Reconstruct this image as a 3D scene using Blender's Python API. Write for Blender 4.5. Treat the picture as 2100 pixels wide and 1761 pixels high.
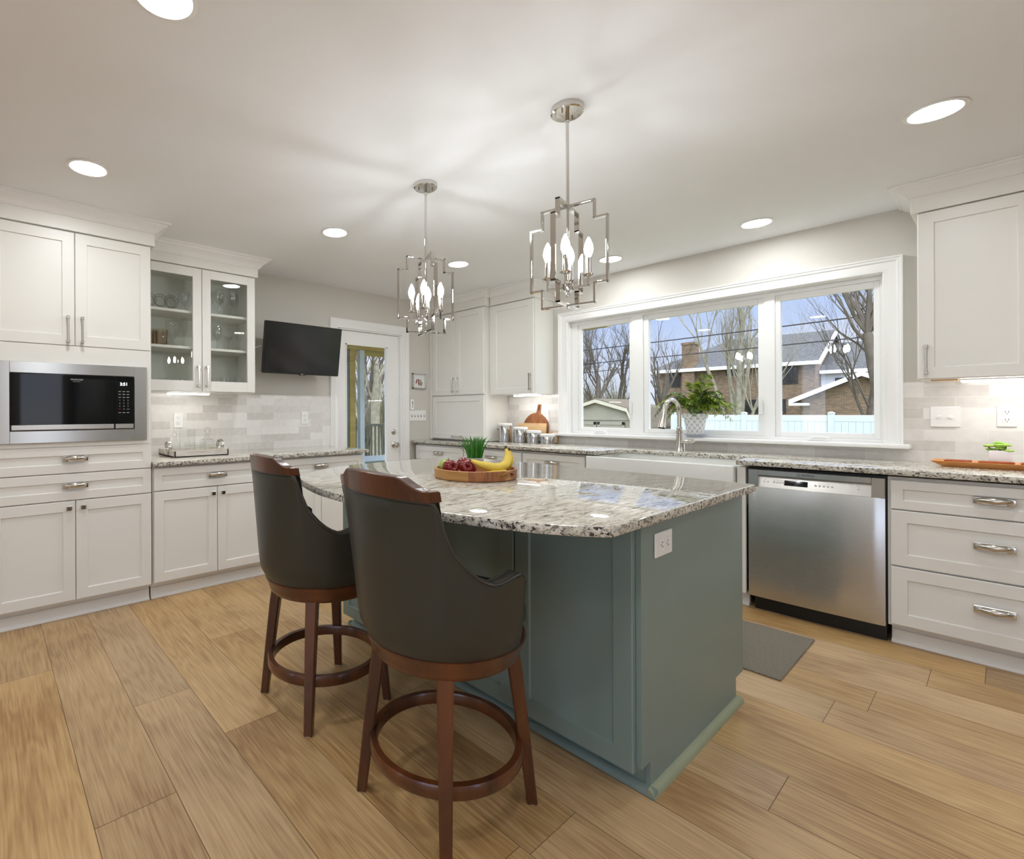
import bpy, bmesh, math, random
from mathutils import Vector, Matrix
from math import pi, sin, cos, radians, sqrt

for _o in list(bpy.data.objects):
    bpy.data.objects.remove(_o)
C = bpy.context.scene
COL = C.collection
random.seed(7)

# ------------------------------------------------------------------ camera
EYE = 1.217
cam = bpy.data.cameras.new('camera')
cam.sensor_fit = 'HORIZONTAL'
cam.sensor_width = 36.0
cam.lens = 36.0 * 1026.0 / 2100.0
cam.shift_x = (1050.0 - 800.0) / 2100.0
cam.shift_y = (845.0 - 880.5) / 2100.0
cam.clip_start = 0.05
cam.clip_end = 400
camo = bpy.data.objects.new('camera', cam)
camo.location = (0, 0, EYE)
HEAD = math.atan2(2068 - 800, 1026.0)           # angle of the view from the X axis
camo.rotation_mode = 'XYZ'
R0 = Matrix.Rotation(HEAD - pi / 2, 3, 'Z') @ Matrix.Rotation(pi / 2, 3, 'X') @ Matrix.Rotation(-0.00381, 3, 'Z')
camo.rotation_euler = R0.to_euler('XYZ')
COL.objects.link(camo)
C.camera = camo

# ------------------------------------------------------------------ colour management, world
C.view_settings.view_transform = 'Standard'
C.view_settings.look = 'None'
C.view_settings.gamma = 1.0
C.view_settings.use_curve_mapping = False
C.view_settings.exposure = 0.6
DOWN_L = 72.0      # radiance of the recessed lamps
BULB_L = 82.0      # candle bulbs
STRIP_L = 14.0     # under cabinet strips
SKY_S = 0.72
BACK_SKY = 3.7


def s(r, g, b):
    f = lambda c: (c / 255 / 12.92) if c / 255 <= 0.04045 else ((c / 255 + 0.055) / 1.055) ** 2.4
    return (f(r), f(g), f(b), 1.0)


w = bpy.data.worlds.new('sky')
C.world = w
w.use_nodes = True
nt = w.node_tree
nt.nodes.clear()
N = nt.nodes.new
out = N('ShaderNodeOutputWorld')
bg = N('ShaderNodeBackground')
tc = N('ShaderNodeTexCoord')
sx = N('ShaderNodeSeparateXYZ')
rp = N('ShaderNodeValToRGB')
e = rp.color_ramp.elements
e[0].position = 0.0
e[0].color = s(226, 233, 246)
e[1].position = 1.0
e[1].color = (2.1, 2.25, 2.5, 1)
k = rp.color_ramp.elements.new(0.12)
k.color = s(196, 214, 247)
k = rp.color_ramp.elements.new(0.26)
k.color = s(158, 187, 242)
k = rp.color_ramp.elements.new(0.5)
k.color = (1.3, 1.45, 1.7, 1)
cl = N('ShaderNodeTexNoise')
cl.inputs['Scale'].default_value = 5.0
cl.inputs['Detail'].default_value = 4.0
mp = N('ShaderNodeMapping')
mp.inputs['Scale'].default_value = (1, 1, 3)
cr = N('ShaderNodeValToRGB')
cr.color_ramp.elements[0].position = 0.5
cr.color_ramp.elements[1].position = 0.75
mx = N('ShaderNodeMixRGB')
mx.inputs['Color2'].default_value = s(232, 236, 246)
L = nt.links.new
L(tc.outputs['Generated'], sx.inputs[0])
L(sx.outputs['Z'], rp.inputs[0])
L(tc.outputs['Generated'], mp.inputs[0])
L(mp.outputs[0], cl.inputs[0])
L(cl.outputs[0], cr.inputs[0])
L(cr.outputs[0], mx.inputs['Fac'])
L(rp.outputs[0], mx.inputs['Color1'])
L(mx.outputs[0], bg.inputs['Color'])
# the sky is brightened on the side behind the camera, added as soft fill for the room
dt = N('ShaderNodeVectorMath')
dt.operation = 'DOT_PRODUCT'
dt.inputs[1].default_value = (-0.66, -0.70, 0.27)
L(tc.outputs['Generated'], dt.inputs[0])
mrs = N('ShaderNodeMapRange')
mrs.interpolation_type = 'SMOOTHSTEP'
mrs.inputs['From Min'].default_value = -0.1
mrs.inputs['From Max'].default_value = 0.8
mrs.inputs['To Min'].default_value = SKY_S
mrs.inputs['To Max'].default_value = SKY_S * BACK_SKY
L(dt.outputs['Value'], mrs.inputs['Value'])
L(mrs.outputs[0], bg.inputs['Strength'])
L(bg.outputs[0], out.inputs[0])


# ------------------------------------------------------------------ mesh building
class MB:
    """collects shapes, then links them as ONE mesh object"""

    def __init__(self):
        self.v = []
        self.f = []
        self.m = []

    def add(self, verts, faces, mi=0):
        o = len(self.v)
        self.v += [tuple(p) for p in verts]
        self.f += [tuple(i + o for i in f) for f in faces]
        self.m += [mi] * len(faces)
        return self

    def bm(self, bm, mi=0):
        bm.verts.ensure_lookup_table()
        bm.verts.index_update()
        self.add([v.co[:] for v in bm.verts], [[v.index for v in f.verts] for f in bm.faces], mi)
        bm.free()
        return self

    def box(self, x0, x1, y0, y1, z0, z1, b=0.0, mi=0, seg=1):
        bm = bmesh.new()
        bmesh.ops.create_cube(bm, size=1.0)
        for v in bm.verts:
            v.co = ((x0 + x1) / 2 + v.co.x * (x1 - x0), (y0 + y1) / 2 + v.co.y * (y1 - y0), (z0 + z1) / 2 + v.co.z * (z1 - z0))
        if b > 0:
            bmesh.ops.bevel(bm, geom=list(bm.edges), offset=b, segments=seg, affect='EDGES', profile=0.5)
        return self.bm(bm, mi)

    def lathe(self, prof, seg=32, c=(0, 0, 0), mi=0, cap=True, a0=0.0):
        n = len(prof)
        vs, fs = [], []
        for i in range(seg):
            a = a0 + 2 * pi * i / seg
            for r, z in prof:
                vs.append((c[0] + r * cos(a), c[1] + r * sin(a), c[2] + z))
        for i in range(seg):
            j = (i + 1) % seg
            for q in range(n - 1):
                fs.append((i * n + q, j * n + q, j * n + q + 1, i * n + q + 1))
        if cap and prof[0][0] > 1e-6:
            fs.append(tuple(i * n for i in range(seg))[::-1])
        if cap and prof[-1][0] > 1e-6:
            fs.append(tuple(i * n + n - 1 for i in range(seg)))
        return self.add(vs, fs, mi)

    def tube(self, pts, r, seg=8, mi=0, cap=True, closed=False, squash=None):
        pts = [Vector(p) for p in pts]
        n = len(pts)
        rs = r if isinstance(r, (list, tuple)) else [r] * n
        T = []
        for i in range(n):
            if closed:
                t = pts[(i + 1) % n] - pts[i - 1]
            else:
                t = pts[min(i + 1, n - 1)] - pts[max(i - 1, 0)]
            T.append(t.normalized())
        up = Vector((0, 0, 1)) if abs(T[0].z) < 0.9 else Vector((1, 0, 0))
        nn = T[0].cross(up).normalized()
        vs, fs = [], []
        for i in range(n):
            nn = (nn - T[i] * nn.dot(T[i]))
            nn = nn.normalized() if nn.length > 1e-6 else T[i].orthogonal().normalized()
            bb = T[i].cross(nn)
            for k_ in range(seg):
                a = 2 * pi * k_ / seg
                q = nn * cos(a) * rs[i] + bb * sin(a) * rs[i] * (squash or 1.0)
                vs.append(pts[i] + q)
        for i in range(n if closed else n - 1):
            j = (i + 1) % n
            for k_ in range(seg):
                l = (k_ + 1) % seg
                fs.append((i * seg + k_, i * seg + l, j * seg + l, j * seg + k_))
        if cap and not closed:
            fs.append(tuple(range(seg))[::-1])
            fs.append(tuple((n - 1) * seg + k_ for k_ in range(seg)))
        return self.add(vs, fs, mi)

    def prism(self, poly, z0, z1, axis='z', b=0.0, mi=0, seg=2):
        """polygon extruded; axis z: (x,y); axis y: (x,z) extruded over y; axis x: (y,z) extruded over x"""
        bm = bmesh.new()
        P3 = {'z': lambda p, h: (p[0], p[1], h), 'y': lambda p, h: (p[0], h, p[1]), 'x': lambda p, h: (h, p[0], p[1])}[axis]
        lo = [bm.verts.new(P3(p, z0)) for p in poly]
        hi = [bm.verts.new(P3(p, z1)) for p in poly]
        bm.faces.new(lo[::-1])
        top = bm.faces.new(hi)
        n = len(poly)
        for i in range(n):
            bm.faces.new((lo[i], lo[(i + 1) % n], hi[(i + 1) % n], hi[i]))
        bmesh.ops.recalc_face_normals(bm, faces=bm.faces)
        if b > 0:
            ed = [e_ for e_ in bm.edges if (e_.verts[0] in hi and e_.verts[1] in hi) or (e_.verts[0] in lo and e_.verts[1] in lo)]
            bmesh.ops.bevel(bm, geom=ed, offset=b, segments=seg, affect='EDGES', profile=0.5)
        return self.bm(bm, mi)

    def sphere(self, c, r, seg=16, rings=10, sc=(1, 1, 1), mi=0):
        prof = [(max(1e-5, r * sin(pi * i / rings)), -r * cos(pi * i / rings)) for i in range(rings + 1)]
        o = len(self.v)
        self.lathe(prof, seg, (0, 0, 0), mi, cap=False)
        for i in range(o, len(self.v)):
            x, y, z = self.v[i]
            self.v[i] = (c[0] + x * sc[0], c[1] + y * sc[1], c[2] + z * sc[2])
        return self

    def xf(self, M):
        self.v = [tuple(M @ Vector(p)) for p in self.v]
        return self

    def build(self, name, mats, parent=None, smooth=35):
        me = bpy.data.meshes.new(name)
        me.from_pydata(self.v, [], self.f)
        bm = bmesh.new()
        bm.from_mesh(me)
        bmesh.ops.recalc_face_normals(bm, faces=bm.faces)
        bm.to_mesh(me)
        bm.free()
        mats = mats if isinstance(mats, (list, tuple)) else [mats]
        for m_ in mats:
            me.materials.append(m_)
        if len(mats) > 1:
            me.polygons.foreach_set('material_index', self.m)
        if smooth:
            me.shade_smooth()
            me.set_sharp_from_angle(angle=radians(smooth))
        me.update()
        o = bpy.data.objects.new(name, me)
        COL.objects.link(o)
        if parent:
            o.parent = parent
        return o


def tag(o, label=None, cat=None, group=None, kind=None):
    if label:
        o['label'] = label
    if cat:
        o['category'] = cat
    if group:
        o['group'] = group
    if kind:
        o['kind'] = kind
    return o


def thing(name, label, cat, loc=(0, 0, 0), rz=0.0, group=None):
    o = bpy.data.objects.new(name, None)
    o.empty_display_size = 0.1
    COL.objects.link(o)
    o.location = loc
    o.rotation_euler = (0, 0, rz)
    return tag(o, label, cat, group)


def copy_tree(o, parent=None):
    c = o.copy()
    COL.objects.link(c)
    if parent:
        c.parent = parent
    for ch in list(o.children):
        copy_tree(ch, c)
    return c


def struct(o):
    o['kind'] = 'structure'
    return o


def text_mb(body, size, align='CENTER'):
    """flat letters in the x,z plane, facing -y, as mesh data"""
    cu = bpy.data.curves.new('lettering', 'FONT')
    cu.body = body
    cu.size = size
    cu.align_x = align
    cu.align_y = 'CENTER'
    cu.extrude = 0.0003
    cu.resolution_u = 3
    o = bpy.data.objects.new('lettering', cu)
    COL.objects.link(o)
    dg = bpy.context.evaluated_depsgraph_get()
    me = bpy.data.meshes.new_from_object(o.evaluated_get(dg))
    mb = MB()
    mb.add([(v.co.x, -v.co.z, v.co.y) for v in me.vertices], [list(p.vertices) for p in me.polygons])
    bpy.data.objects.remove(o)
    bpy.data.curves.remove(cu)
    bpy.data.meshes.remove(me)
    return mb


def merge(a, b, dx=0, dy=0, dz=0):
    a.add([(x + dx, y + dy, z + dz) for x, y, z in b.v], b.f)
    return a


# ------------------------------------------------------------------ materials
def new_mat(name):
    m = bpy.data.materials.new(name)
    m.use_nodes = True
    return m, m.node_tree.nodes, m.node_tree.links.new, m.node_tree.nodes['Principled BSDF']


def plain(name, col, rough=0.5, metal=0.0, spec=0.5, coat=0.0, bump=0.0, bscale=60.0, var=0.0, vscale=8.0, ior=None):
    m, n, l, p = new_mat(name)
    p.inputs['Base Color'].default_value = col
    p.inputs['Roughness'].default_value = rough
    p.inputs['Metallic'].default_value = metal
    p.inputs['Specular IOR Level'].default_value = spec
    p.inputs['Coat Weight'].default_value = coat
    if ior:
        p.inputs['IOR'].default_value = ior
    t = n.new('ShaderNodeTexCoord')
    if var > 0:
        z = n.new('ShaderNodeTexNoise')
        z.inputs['Scale'].default_value = vscale
        z.inputs['Detail'].default_value = 5
        l(t.outputs['Object'], z.inputs['Vector'])
        h = n.new('ShaderNodeHueSaturation')
        h.inputs['Color'].default_value = col
        mr = n.new('ShaderNodeMapRange')
        mr.inputs['From Min'].default_value = 0.3
        mr.inputs['From Max'].default_value = 0.7
        mr.inputs['To Min'].default_value = 1 - var
        mr.inputs['To Max'].default_value = 1 + var
        l(z.outputs[0], mr.inputs['Value'])
        l(mr.outputs[0], h.inputs['Value'])
        l(h.outputs[0], p.inputs['Base Color'])
    if bump > 0:
        z = n.new('ShaderNodeTexNoise')
        z.inputs['Scale'].default_value = bscale
        z.inputs['Detail'].default_value = 4
        l(t.outputs['Object'], z.inputs['Vector'])
        b = n.new('ShaderNodeBump')
        b.inputs['Strength'].default_value = bump
        b.inputs['Distance'].default_value = 0.01
        l(z.outputs[0], b.inputs['Height'])
        l(b.outputs[0], p.inputs['Normal'])
    return m


def emit(name, col, strength):
    m, n, l, p = new_mat(name)
    p.inputs['Base Color'].default_value = (0.8, 0.8, 0.8, 1)
    p.inputs['Emission Color'].default_value = col
    p.inputs['Emission Strength'].default_value = strength
    return m


def thin_glass(name, tint=(1, 1, 1, 1), rough=0.0, base=0.04, power=1.0, ior=1.5):
    m, n, l, p = new_mat(name)
    n.remove(p)
    o = n['Material Output']
    tr = n.new('ShaderNodeBsdfTransparent')
    tr.inputs[0].default_value = tint
    gl = n.new('ShaderNodeBsdfGlossy')
    gl.inputs['Roughness'].default_value = rough
    lw = n.new('ShaderNodeLayerWeight')
    pw = n.new('ShaderNodeMath')
    pw.operation = 'POWER'
    pw.inputs[1].default_value = 5.0
    l(lw.outputs['Facing'], pw.inputs[0])
    f0 = ((ior - 1) / (ior + 1)) ** 2
    fr = n.new('ShaderNodeMath')
    fr.operation = 'MULTIPLY_ADD'
    fr.inputs[1].default_value = 1 - f0
    fr.inputs[2].default_value = f0
    l(pw.outputs[0], fr.inputs[0])
    mi = n.new('ShaderNodeMixShader')
    l(fr.outputs[0], mi.inputs[0])
    l(tr.outputs[0], mi.inputs[1])
    l(gl.outputs[0], mi.inputs[2])
    l(mi.outputs[0], o.inputs['Surface'])
    return m


def wood(name, c1, c2, scale=(1, 1, 12), rough=0.4, dist=2.0, wscale=3.0, bump=0.05, coat=0.0, axis='X'):
    m, n, l, p = new_mat(name)
    t = n.new('ShaderNodeTexCoord')
    mp_ = n.new('ShaderNodeMapping')
    mp_.inputs['Scale'].default_value = scale
    z = n.new('ShaderNodeTexNoise')
    z.inputs['Scale'].default_value = wscale
    z.inputs['Detail'].default_value = 6
    z.inputs['Distortion'].default_value = dist
    r = n.new('ShaderNodeValToRGB')
    r.color_ramp.elements[0].color = c1
    r.color_ramp.elements[1].color = c2
    r.color_ramp.elements[0].position = 0.3
    r.color_ramp.elements[1].position = 0.7
    l(t.outputs['Object'], mp_.inputs[0])
    l(mp_.outputs[0], z.inputs['Vector'])
    l(z.outputs[0], r.inputs[0])
    l(r.outputs[0], p.inputs['Base Color'])
    p.inputs['Roughness'].default_value = rough
    p.inputs['Coat Weight'].default_value = coat
    if bump:
        b = n.new('ShaderNodeBump')
        b.inputs['Strength'].default_value = bump
        b.inputs['Distance'].default_value = 0.01
        l(z.outputs[0], b.inputs['Height'])
        l(b.outputs[0], p.inputs['Normal'])
    return m


def granite(name, polished=True):
    m, n, l, p = new_mat(name)
    t = n.new('ShaderNodeTexCoord')
    rot = n.new('ShaderNodeMapping')
    rot.vector_type = 'TEXTURE' if False else 'POINT'
    rot.inputs['Rotation'].default_value = (0, 0, radians(39))
    rot.inputs['Scale'].default_value = (0.5, 2.2, 1.5) if polished else (1.3, 1.3, 1.8)
    l(t.outputs['Object'], rot.inputs[0])

    def noise(scale, det, dist=0.0, rough=0.6):
        z = n.new('ShaderNodeTexNoise')
        z.inputs['Scale'].default_value = scale
        z.inputs['Detail'].default_value = det
        z.inputs['Distortion'].default_value = dist
        z.inputs['Roughness'].default_value = rough
        l(rot.outputs[0], z.inputs['Vector'])
        return z
    a = noise(26, 8, 1.2, 0.7)
    ra = n.new('ShaderNodeValToRGB')
    el = ra.color_ramp.elements
    el[0].position = 0.33
    el[0].color = s(70, 62, 52)
    el[1].position = 0.62
    el[1].color = s(226, 221, 208)
    q = el.new(0.42)
    q.color = s(140, 130, 114)
    q = el.new(0.5)
    q.color = s(203, 197, 182)
    l(a.outputs[0], ra.inputs[0])
    b = noise(9, 6, 1.5)
    rb = n.new('ShaderNodeValToRGB')
    rb.color_ramp.elements[0].position = 0.42
    rb.color_ramp.elements[1].position = 0.62
    l(b.outputs[0], rb.inputs[0])
    mx_ = n.new('ShaderNodeMixRGB')
    mx_.inputs['Color2'].default_value = s(222, 218, 207)
    l(ra.outputs[0], mx_.inputs['Color1'])
    mul = n.new('ShaderNodeMath')
    mul.operation = 'MULTIPLY'
    mul.inputs[1].default_value = 0.62 if polished else 0.3
    l(rb.outputs[0], mul.inputs[0])
    l(mul.outputs[0], mx_.inputs['Fac'])
    c = noise(60, 4, 0.5)
    rc = n.new('ShaderNodeValToRGB')
    rc.color_ramp.elements[0].position = 0.30 if polished else 0.40
    rc.color_ramp.elements[0].color = (1, 1, 1, 1)
    rc.color_ramp.elements[1].position = 0.38 if polished else 0.46
    rc.color_ramp.elements[1].color = (0, 0, 0, 1)
    l(c.outputs[0], rc.inputs[0])
    m2 = n.new('ShaderNodeMixRGB')
    m2.inputs['Color2'].default_value = s(38, 33, 28)
    l(rc.outputs[0], m2.inputs['Fac'])
    l(mx_.outputs[0], m2.inputs['Color1'])
    l(m2.outputs[0], p.inputs['Base Color'])
    if polished:
        p.inputs['Roughness'].default_value = 0.035
        p.inputs['IOR'].default_value = 1.9
    else:
        p.inputs['Roughness'].default_value = 0.45
        bp = n.new('ShaderNodeBump')
        bp.inputs['Strength'].default_value = 0.6
        bp.inputs['Distance'].default_value = 0.006
        l(a.outputs[0], bp.inputs['Height'])
        l(bp.outputs[0], p.inputs['Normal'])
    return m


def tiles(name, ax, width=0.25, height=0.0635, off=(0, 0, 0)):
    """glazed wall tile in a running bond; ax = the two object axes used"""
    m, n, l, p = new_mat(name)
    t = n.new('ShaderNodeTexCoord')
    sp = n.new('ShaderNodeSeparateXYZ')
    cb = n.new('ShaderNodeCombineXYZ')
    l(t.outputs['Object'], sp.inputs[0])
    l(sp.outputs[ax[0]], cb.inputs[0])
    l(sp.outputs[ax[1]], cb.inputs[1])
    mp_ = n.new('ShaderNodeMapping')
    mp_.inputs['Location'].default_value = off
    l(cb.outputs[0], mp_.inputs[0])
    b = n.new('ShaderNodeTexBrick')
    b.inputs['Scale'].default_value = 1.0
    b.inputs['Brick Width'].default_value = width
    b.inputs['Row Height'].default_value = height
    b.inputs['Mortar Size'].default_value = 0.0016
    b.inputs['Mortar Smooth'].default_value = 0.3
    b.inputs['Bias'].default_value = -0.1
    b.inputs['Color1'].default_value = s(236, 233, 228)
    b.inputs['Color2'].default_value = s(205, 199, 192)
    b.inputs['Mortar'].default_value = s(232, 229, 222)
    l(mp_.outputs[0], b.inputs['Vector'])
    z = n.new('ShaderNodeTexNoise')
    z.inputs['Scale'].default_value = 26
    z.inputs['Detail'].default_value = 4
    l(t.outputs['Object'], z.inputs['Vector'])
    mx_ = n.new('ShaderNodeMixRGB')
    mx_.blend_type = 'SOFT_LIGHT'
    mx_.inputs['Fac'].default_value = 0.35
    l(b.outputs['Color'], mx_.inputs['Color1'])
    l(z.outputs[0], mx_.inputs['Color2'])
    l(mx_.outputs[0], p.inputs['Base Color'])
    p.inputs['Roughness'].default_value = 0.18
    bp = n.new('ShaderNodeBump')
    bp.inputs['Strength'].default_value = 0.35
    bp.inputs['Distance'].default_value = 0.003
    bp.invert = True
    l(b.outputs['Fac'], bp.inputs['Height'])
    b2 = n.new('ShaderNodeBump')
    b2.inputs['Strength'].default_value = 0.15
    b2.inputs['Distance'].default_value = 0.004
    l(z.outputs[0], b2.inputs['Height'])
    l(bp.outputs[0], b2.inputs['Normal'])
    l(b2.outputs[0], p.inputs['Normal'])
    return m


def brickwork(name, ax):
    m, n, l, p = new_mat(name)
    t = n.new('ShaderNodeTexCoord')
    sp = n.new('ShaderNodeSeparateXYZ')
    cb = n.new('ShaderNodeCombineXYZ')
    l(t.outputs['Object'], sp.inputs[0])
    l(sp.outputs[ax[0]], cb.inputs[0])
    l(sp.outputs[ax[1]], cb.inputs[1])
    b = n.new('ShaderNodeTexBrick')
    b.inputs['Scale'].default_value = 1.0
    b.inputs['Brick Width'].default_value = 0.22
    b.inputs['Row Height'].default_value = 0.075
    b.inputs['Mortar Size'].default_value = 0.008
    b.inputs['Color1'].default_value = s(124, 100, 72)
    b.inputs['Color2'].default_value = s(88, 68, 48)
    b.inputs['Mortar'].default_value = s(124, 114, 98)
    l(cb.outputs[0], b.inputs['Vector'])
    l(b.outputs['Color'], p.inputs['Base Color'])
    p.inputs['Roughness'].default_value = 0.9
    return m


def brushed(name, col, rough=0.28, aniso=0.7, scale=(2, 2, 300)):
    m, n, l, p = new_mat(name)
    p.inputs['Base Color'].default_value = col
    p.inputs['Metallic'].default_value = 1.0
    p.inputs['Roughness'].default_value = rough
    p.inputs['Anisotropic'].default_value = aniso
    p.inputs['Anisotropic Rotation'].default_value = 0.25
    tg = n.new('ShaderNodeVectorTransform')
    tg.vector_type = 'VECTOR'
    tg.convert_from = 'OBJECT'
    tg.convert_to = 'WORLD'
    tg.inputs[0].default_value = (1, 0, 0)
    l(tg.outputs[0], p.inputs['Tangent'])
    t = n.new('ShaderNodeTexCoord')
    mp_ = n.new('ShaderNodeMapping')
    mp_.inputs['Scale'].default_value = scale
    z = n.new('ShaderNodeTexNoise')
    z.inputs['Scale'].default_value = 6
    z.inputs['Detail'].default_value = 3
    l(t.outputs['Object'], mp_.inputs[0])
    l(mp_.outputs[0], z.inputs['Vector'])
    mr = n.new('ShaderNodeMapRange')
    mr.inputs['To Min'].default_value = rough - 0.012
    mr.inputs['To Max'].default_value = rough + 0.012
    l(z.outputs[0], mr.inputs[0])
    l(mr.outputs[0], p.inputs['Roughness'])
    return m


M = {}
M['cab'] = plain('painted_white_cabinet', s(233, 230, 223), 0.38, var=0.01, vscale=3)
M['cab_in'] = plain('cabinet_interior', s(222, 222, 212), 0.5, var=0.01, vscale=3)
M['trim'] = plain('painted_trim', s(240, 239, 236), 0.35, var=0.008, vscale=4)
M['paint'] = plain('wall_paint', s(209, 204, 195), 0.75, bump=0.02, bscale=300, var=0.01)
M['ceil'] = plain('ceiling_paint', s(240, 241, 242), 0.85, bump=0.02, bscale=200, var=0.006)
M['teal'] = plain('sage_green_paint', s(126, 143, 136), 0.42, var=0.02, vscale=3)
M['teal_in'] = plain('sage_green_shoe', s(150, 156, 128), 0.45, var=0.03, vscale=6)
M['steel'] = brushed('brushed_stainless', (0.56, 0.56, 0.55, 1), 0.27, 0.75)
M['steel_l'] = brushed('light_stainless', (0.60, 0.585, 0.55, 1), 0.3, 0.5)
M['steel_c'] = plain('canister_steel', (0.52, 0.51, 0.49, 1), 0.16, 1.0, var=0.03)
M['nickel'] = plain('brushed_nickel', (0.62, 0.59, 0.54, 1), 0.22, 1.0, var=0.05, vscale=60)
M['chrome'] = plain('polished_nickel', (0.66, 0.645, 0.62, 1), 0.04, 1.0, var=0.01)
M['pewter'] = plain('dark_pewter', (0.17, 0.15, 0.12, 1), 0.3, 1.0, var=0.1, vscale=80)
M['black'] = plain('black_plastic', s(18, 18, 18), 0.4, var=0.05)
M['blackglass'] = plain('black_glass', s(14, 15, 15), 0.04, var=0.02, spec=0.25)
M['screen'] = plain('tv_screen', s(20, 22, 24), 0.13, var=0.02, spec=0.6)
M['plate'] = plain('white_plastic', s(240, 239, 236), 0.3, var=0.01)
M['slot'] = plain('dark_slot', s(70, 68, 64), 0.6, var=0.05)
M['ceramic'] = plain('glazed_fireclay', s(240, 239, 234), 0.12, var=0.01)
M['glass'] = thin_glass('window_glass')
M['cabglass'] = thin_glass('cabinet_glass', (0.93, 0.95, 0.93, 1))
M['crystal'] = thin_glass('drinking_glass', (0.965, 0.975, 0.97, 1), ior=1.75)
M['smoke'] = thin_glass('amber_cut_glass', (0.72, 0.62, 0.5, 1), ior=1.8)
M['gtop'] = granite('polished_granite', True)
M['gedge'] = granite('chiselled_granite', False)
M['down'] = emit('lamp_lens', (0.93, 0.97, 1.0, 1), DOWN_L)
M['bulb'] = emit('candle_bulb', (0.93, 0.965, 1.0, 1), BULB_L)
M['strip'] = emit('led_strip', (1.0, 0.985, 0.97, 1), STRIP_L)
M['led'] = emit('clock_digits', (0.85, 0.93, 1, 1), 2.5)
M['print'] = plain('panel_print', s(190, 190, 185), 0.5, var=0.02)
M['printred'] = plain('panel_print_red', s(150, 50, 45), 0.5, var=0.02)
M['leather'] = plain('bonded_leather', s(50, 51, 45), 0.34, bump=0.06, bscale=500, var=0.06, vscale=5)
M['leather2'] = plain('leather_welt', s(54, 51, 45), 0.3, bump=0.04, bscale=500, var=0.05)
M['cherry'] = wood('cherry_wood', s(56, 29, 15), s(106, 57, 27), (3.5, 3.5, .8), 0.3, .6, 3, 0.01, 0.3)
M['cherry_d'] = wood('dark_cherry_wood', s(44, 22, 13), s(78, 36, 20), (6, 6, 2), 0.28, 1.0, 3, 0.02, 0.3)
M['acacia'] = wood('acacia', s(124, 72, 40), s(172, 112, 66), (3, 12, 1.5), 0.45, 1.5, 4, 0.03)
M['acacia2'] = wood('pale_acacia', s(168, 118, 62), s(194, 146, 86), (2, 2, 9), 0.45, 1.0, 4, 0.03)
M['maple'] = wood('maple', s(200, 160, 112), s(222, 188, 142), (3, 3, 12), 0.5, 1.0, 3, 0.02)
M['walnut'] = wood('walnut', s(150, 74, 34), s(190, 108, 56), (9, 2, 3), 0.35, 1.0, 3, 0.02)
M['teak'] = wood('teak', s(196, 128, 66), s(218, 156, 92), (9, 2, 3), 0.4, 1.0, 3, 0.02)
M['greywood'] = wood('weathered_grey_wood', s(186, 178, 166), s(214, 207, 196), (3, 3, 20), 0.7, 1.0, 3, 0.03)
M['rug'] = plain('woven_rug', s(142, 134, 120), 0.95, bump=1.0, bscale=180, var=0.18, vscale=120)
M['felt'] = plain('felt_pad', s(205, 200, 190), 0.9, var=0.03)
M['stone'] = plain('grey_stone_pot', s(176, 170, 160), 0.85, bump=0.2, bscale=140, var=0.08, vscale=60)
M['grass'] = plain('grass_blade', s(58, 128, 36), 0.45, var=0.25, vscale=30)
M['fern'] = plain('fern_leaf', s(136, 158, 38), 0.5, var=0.35, vscale=14)
M['ferndk'] = plain('fern_leaf_dark', s(74, 100, 32), 0.5, var=0.3, vscale=14)
M['stem'] = plain('green_stem', s(84, 92, 40), 0.6, var=0.1)
M['soil'] = plain('potting_soil', s(52, 40, 30), 0.95, bump=0.4, var=0.2)
M['succ'] = plain('succulent_leaf', s(170, 212, 92), 0.45, var=0.15, vscale=40)
M['pebble'] = plain('white_pebbles', s(228, 224, 216), 0.6, bump=0.8, bscale=120, var=0.05)
M['apple'] = plain('red_apple_skin', s(128, 20, 22), 0.16, var=0.35, vscale=18, spec=0.6)
M['appleg'] = plain('green_apple_skin', s(170, 190, 90), 0.2, var=0.1, vscale=18)
M['applet'] = plain('apple_calyx', s(150, 120, 80), 0.7, var=0.2, vscale=60)
M['banana'] = plain('banana_skin', s(236, 205, 84), 0.42, var=0.08, vscale=20)
M['banend'] = plain('banana_tip', s(84, 72, 36), 0.7, var=0.2)
M['led_white'] = plain('frosted_lens', s(245, 245, 245), 0.3, var=0.01)
M['siding'] = plain('white_siding', s(236, 238, 236), 0.6, var=0.02)
M['shingle'] = plain('grey_shingles', s(92, 92, 92), 0.95, spec=0.05, var=0.4, vscale=9, bump=0.3, bscale=20)
M['brickx'] = brickwork('tan_brick', (1, 2))
M['bricky'] = brickwork('tan_brick_side', (0, 2))
M['vinyl'] = plain('white_vinyl', s(192, 201, 200), 0.5, var=0.01)
M['bark'] = plain('grey_bark', s(132, 126, 106), 0.95, bump=0.5, bscale=25, var=0.25, vscale=6)
M['barkd'] = plain('dark_bark', s(84, 76, 64), 0.95, bump=0.5, bscale=25, var=0.25, vscale=6)
M['brush'] = plain('winter_brush', s(92, 88, 62), 0.95, var=0.35, vscale=3)
M['wire'] = plain('cable_black', s(40, 42, 46), 0.7, var=0.05)
M['shed'] = plain('shed_board', s(138, 134, 116), 0.8, var=0.05, vscale=5)
M['shedt'] = plain('shed_trim', s(182, 176, 154), 0.7, var=0.03)
M['shedr'] = plain('shed_roof', s(96, 86, 70), 0.95, var=0.2, vscale=12)
M['lawn'] = plain('winter_lawn', s(112, 112, 62), 0.95, var=0.25, vscale=2, bump=0.3, bscale=30)
M['darkwin'] = plain('dark_window_glass', s(34, 36, 34), 0.08, var=0.4, vscale=3)
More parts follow.
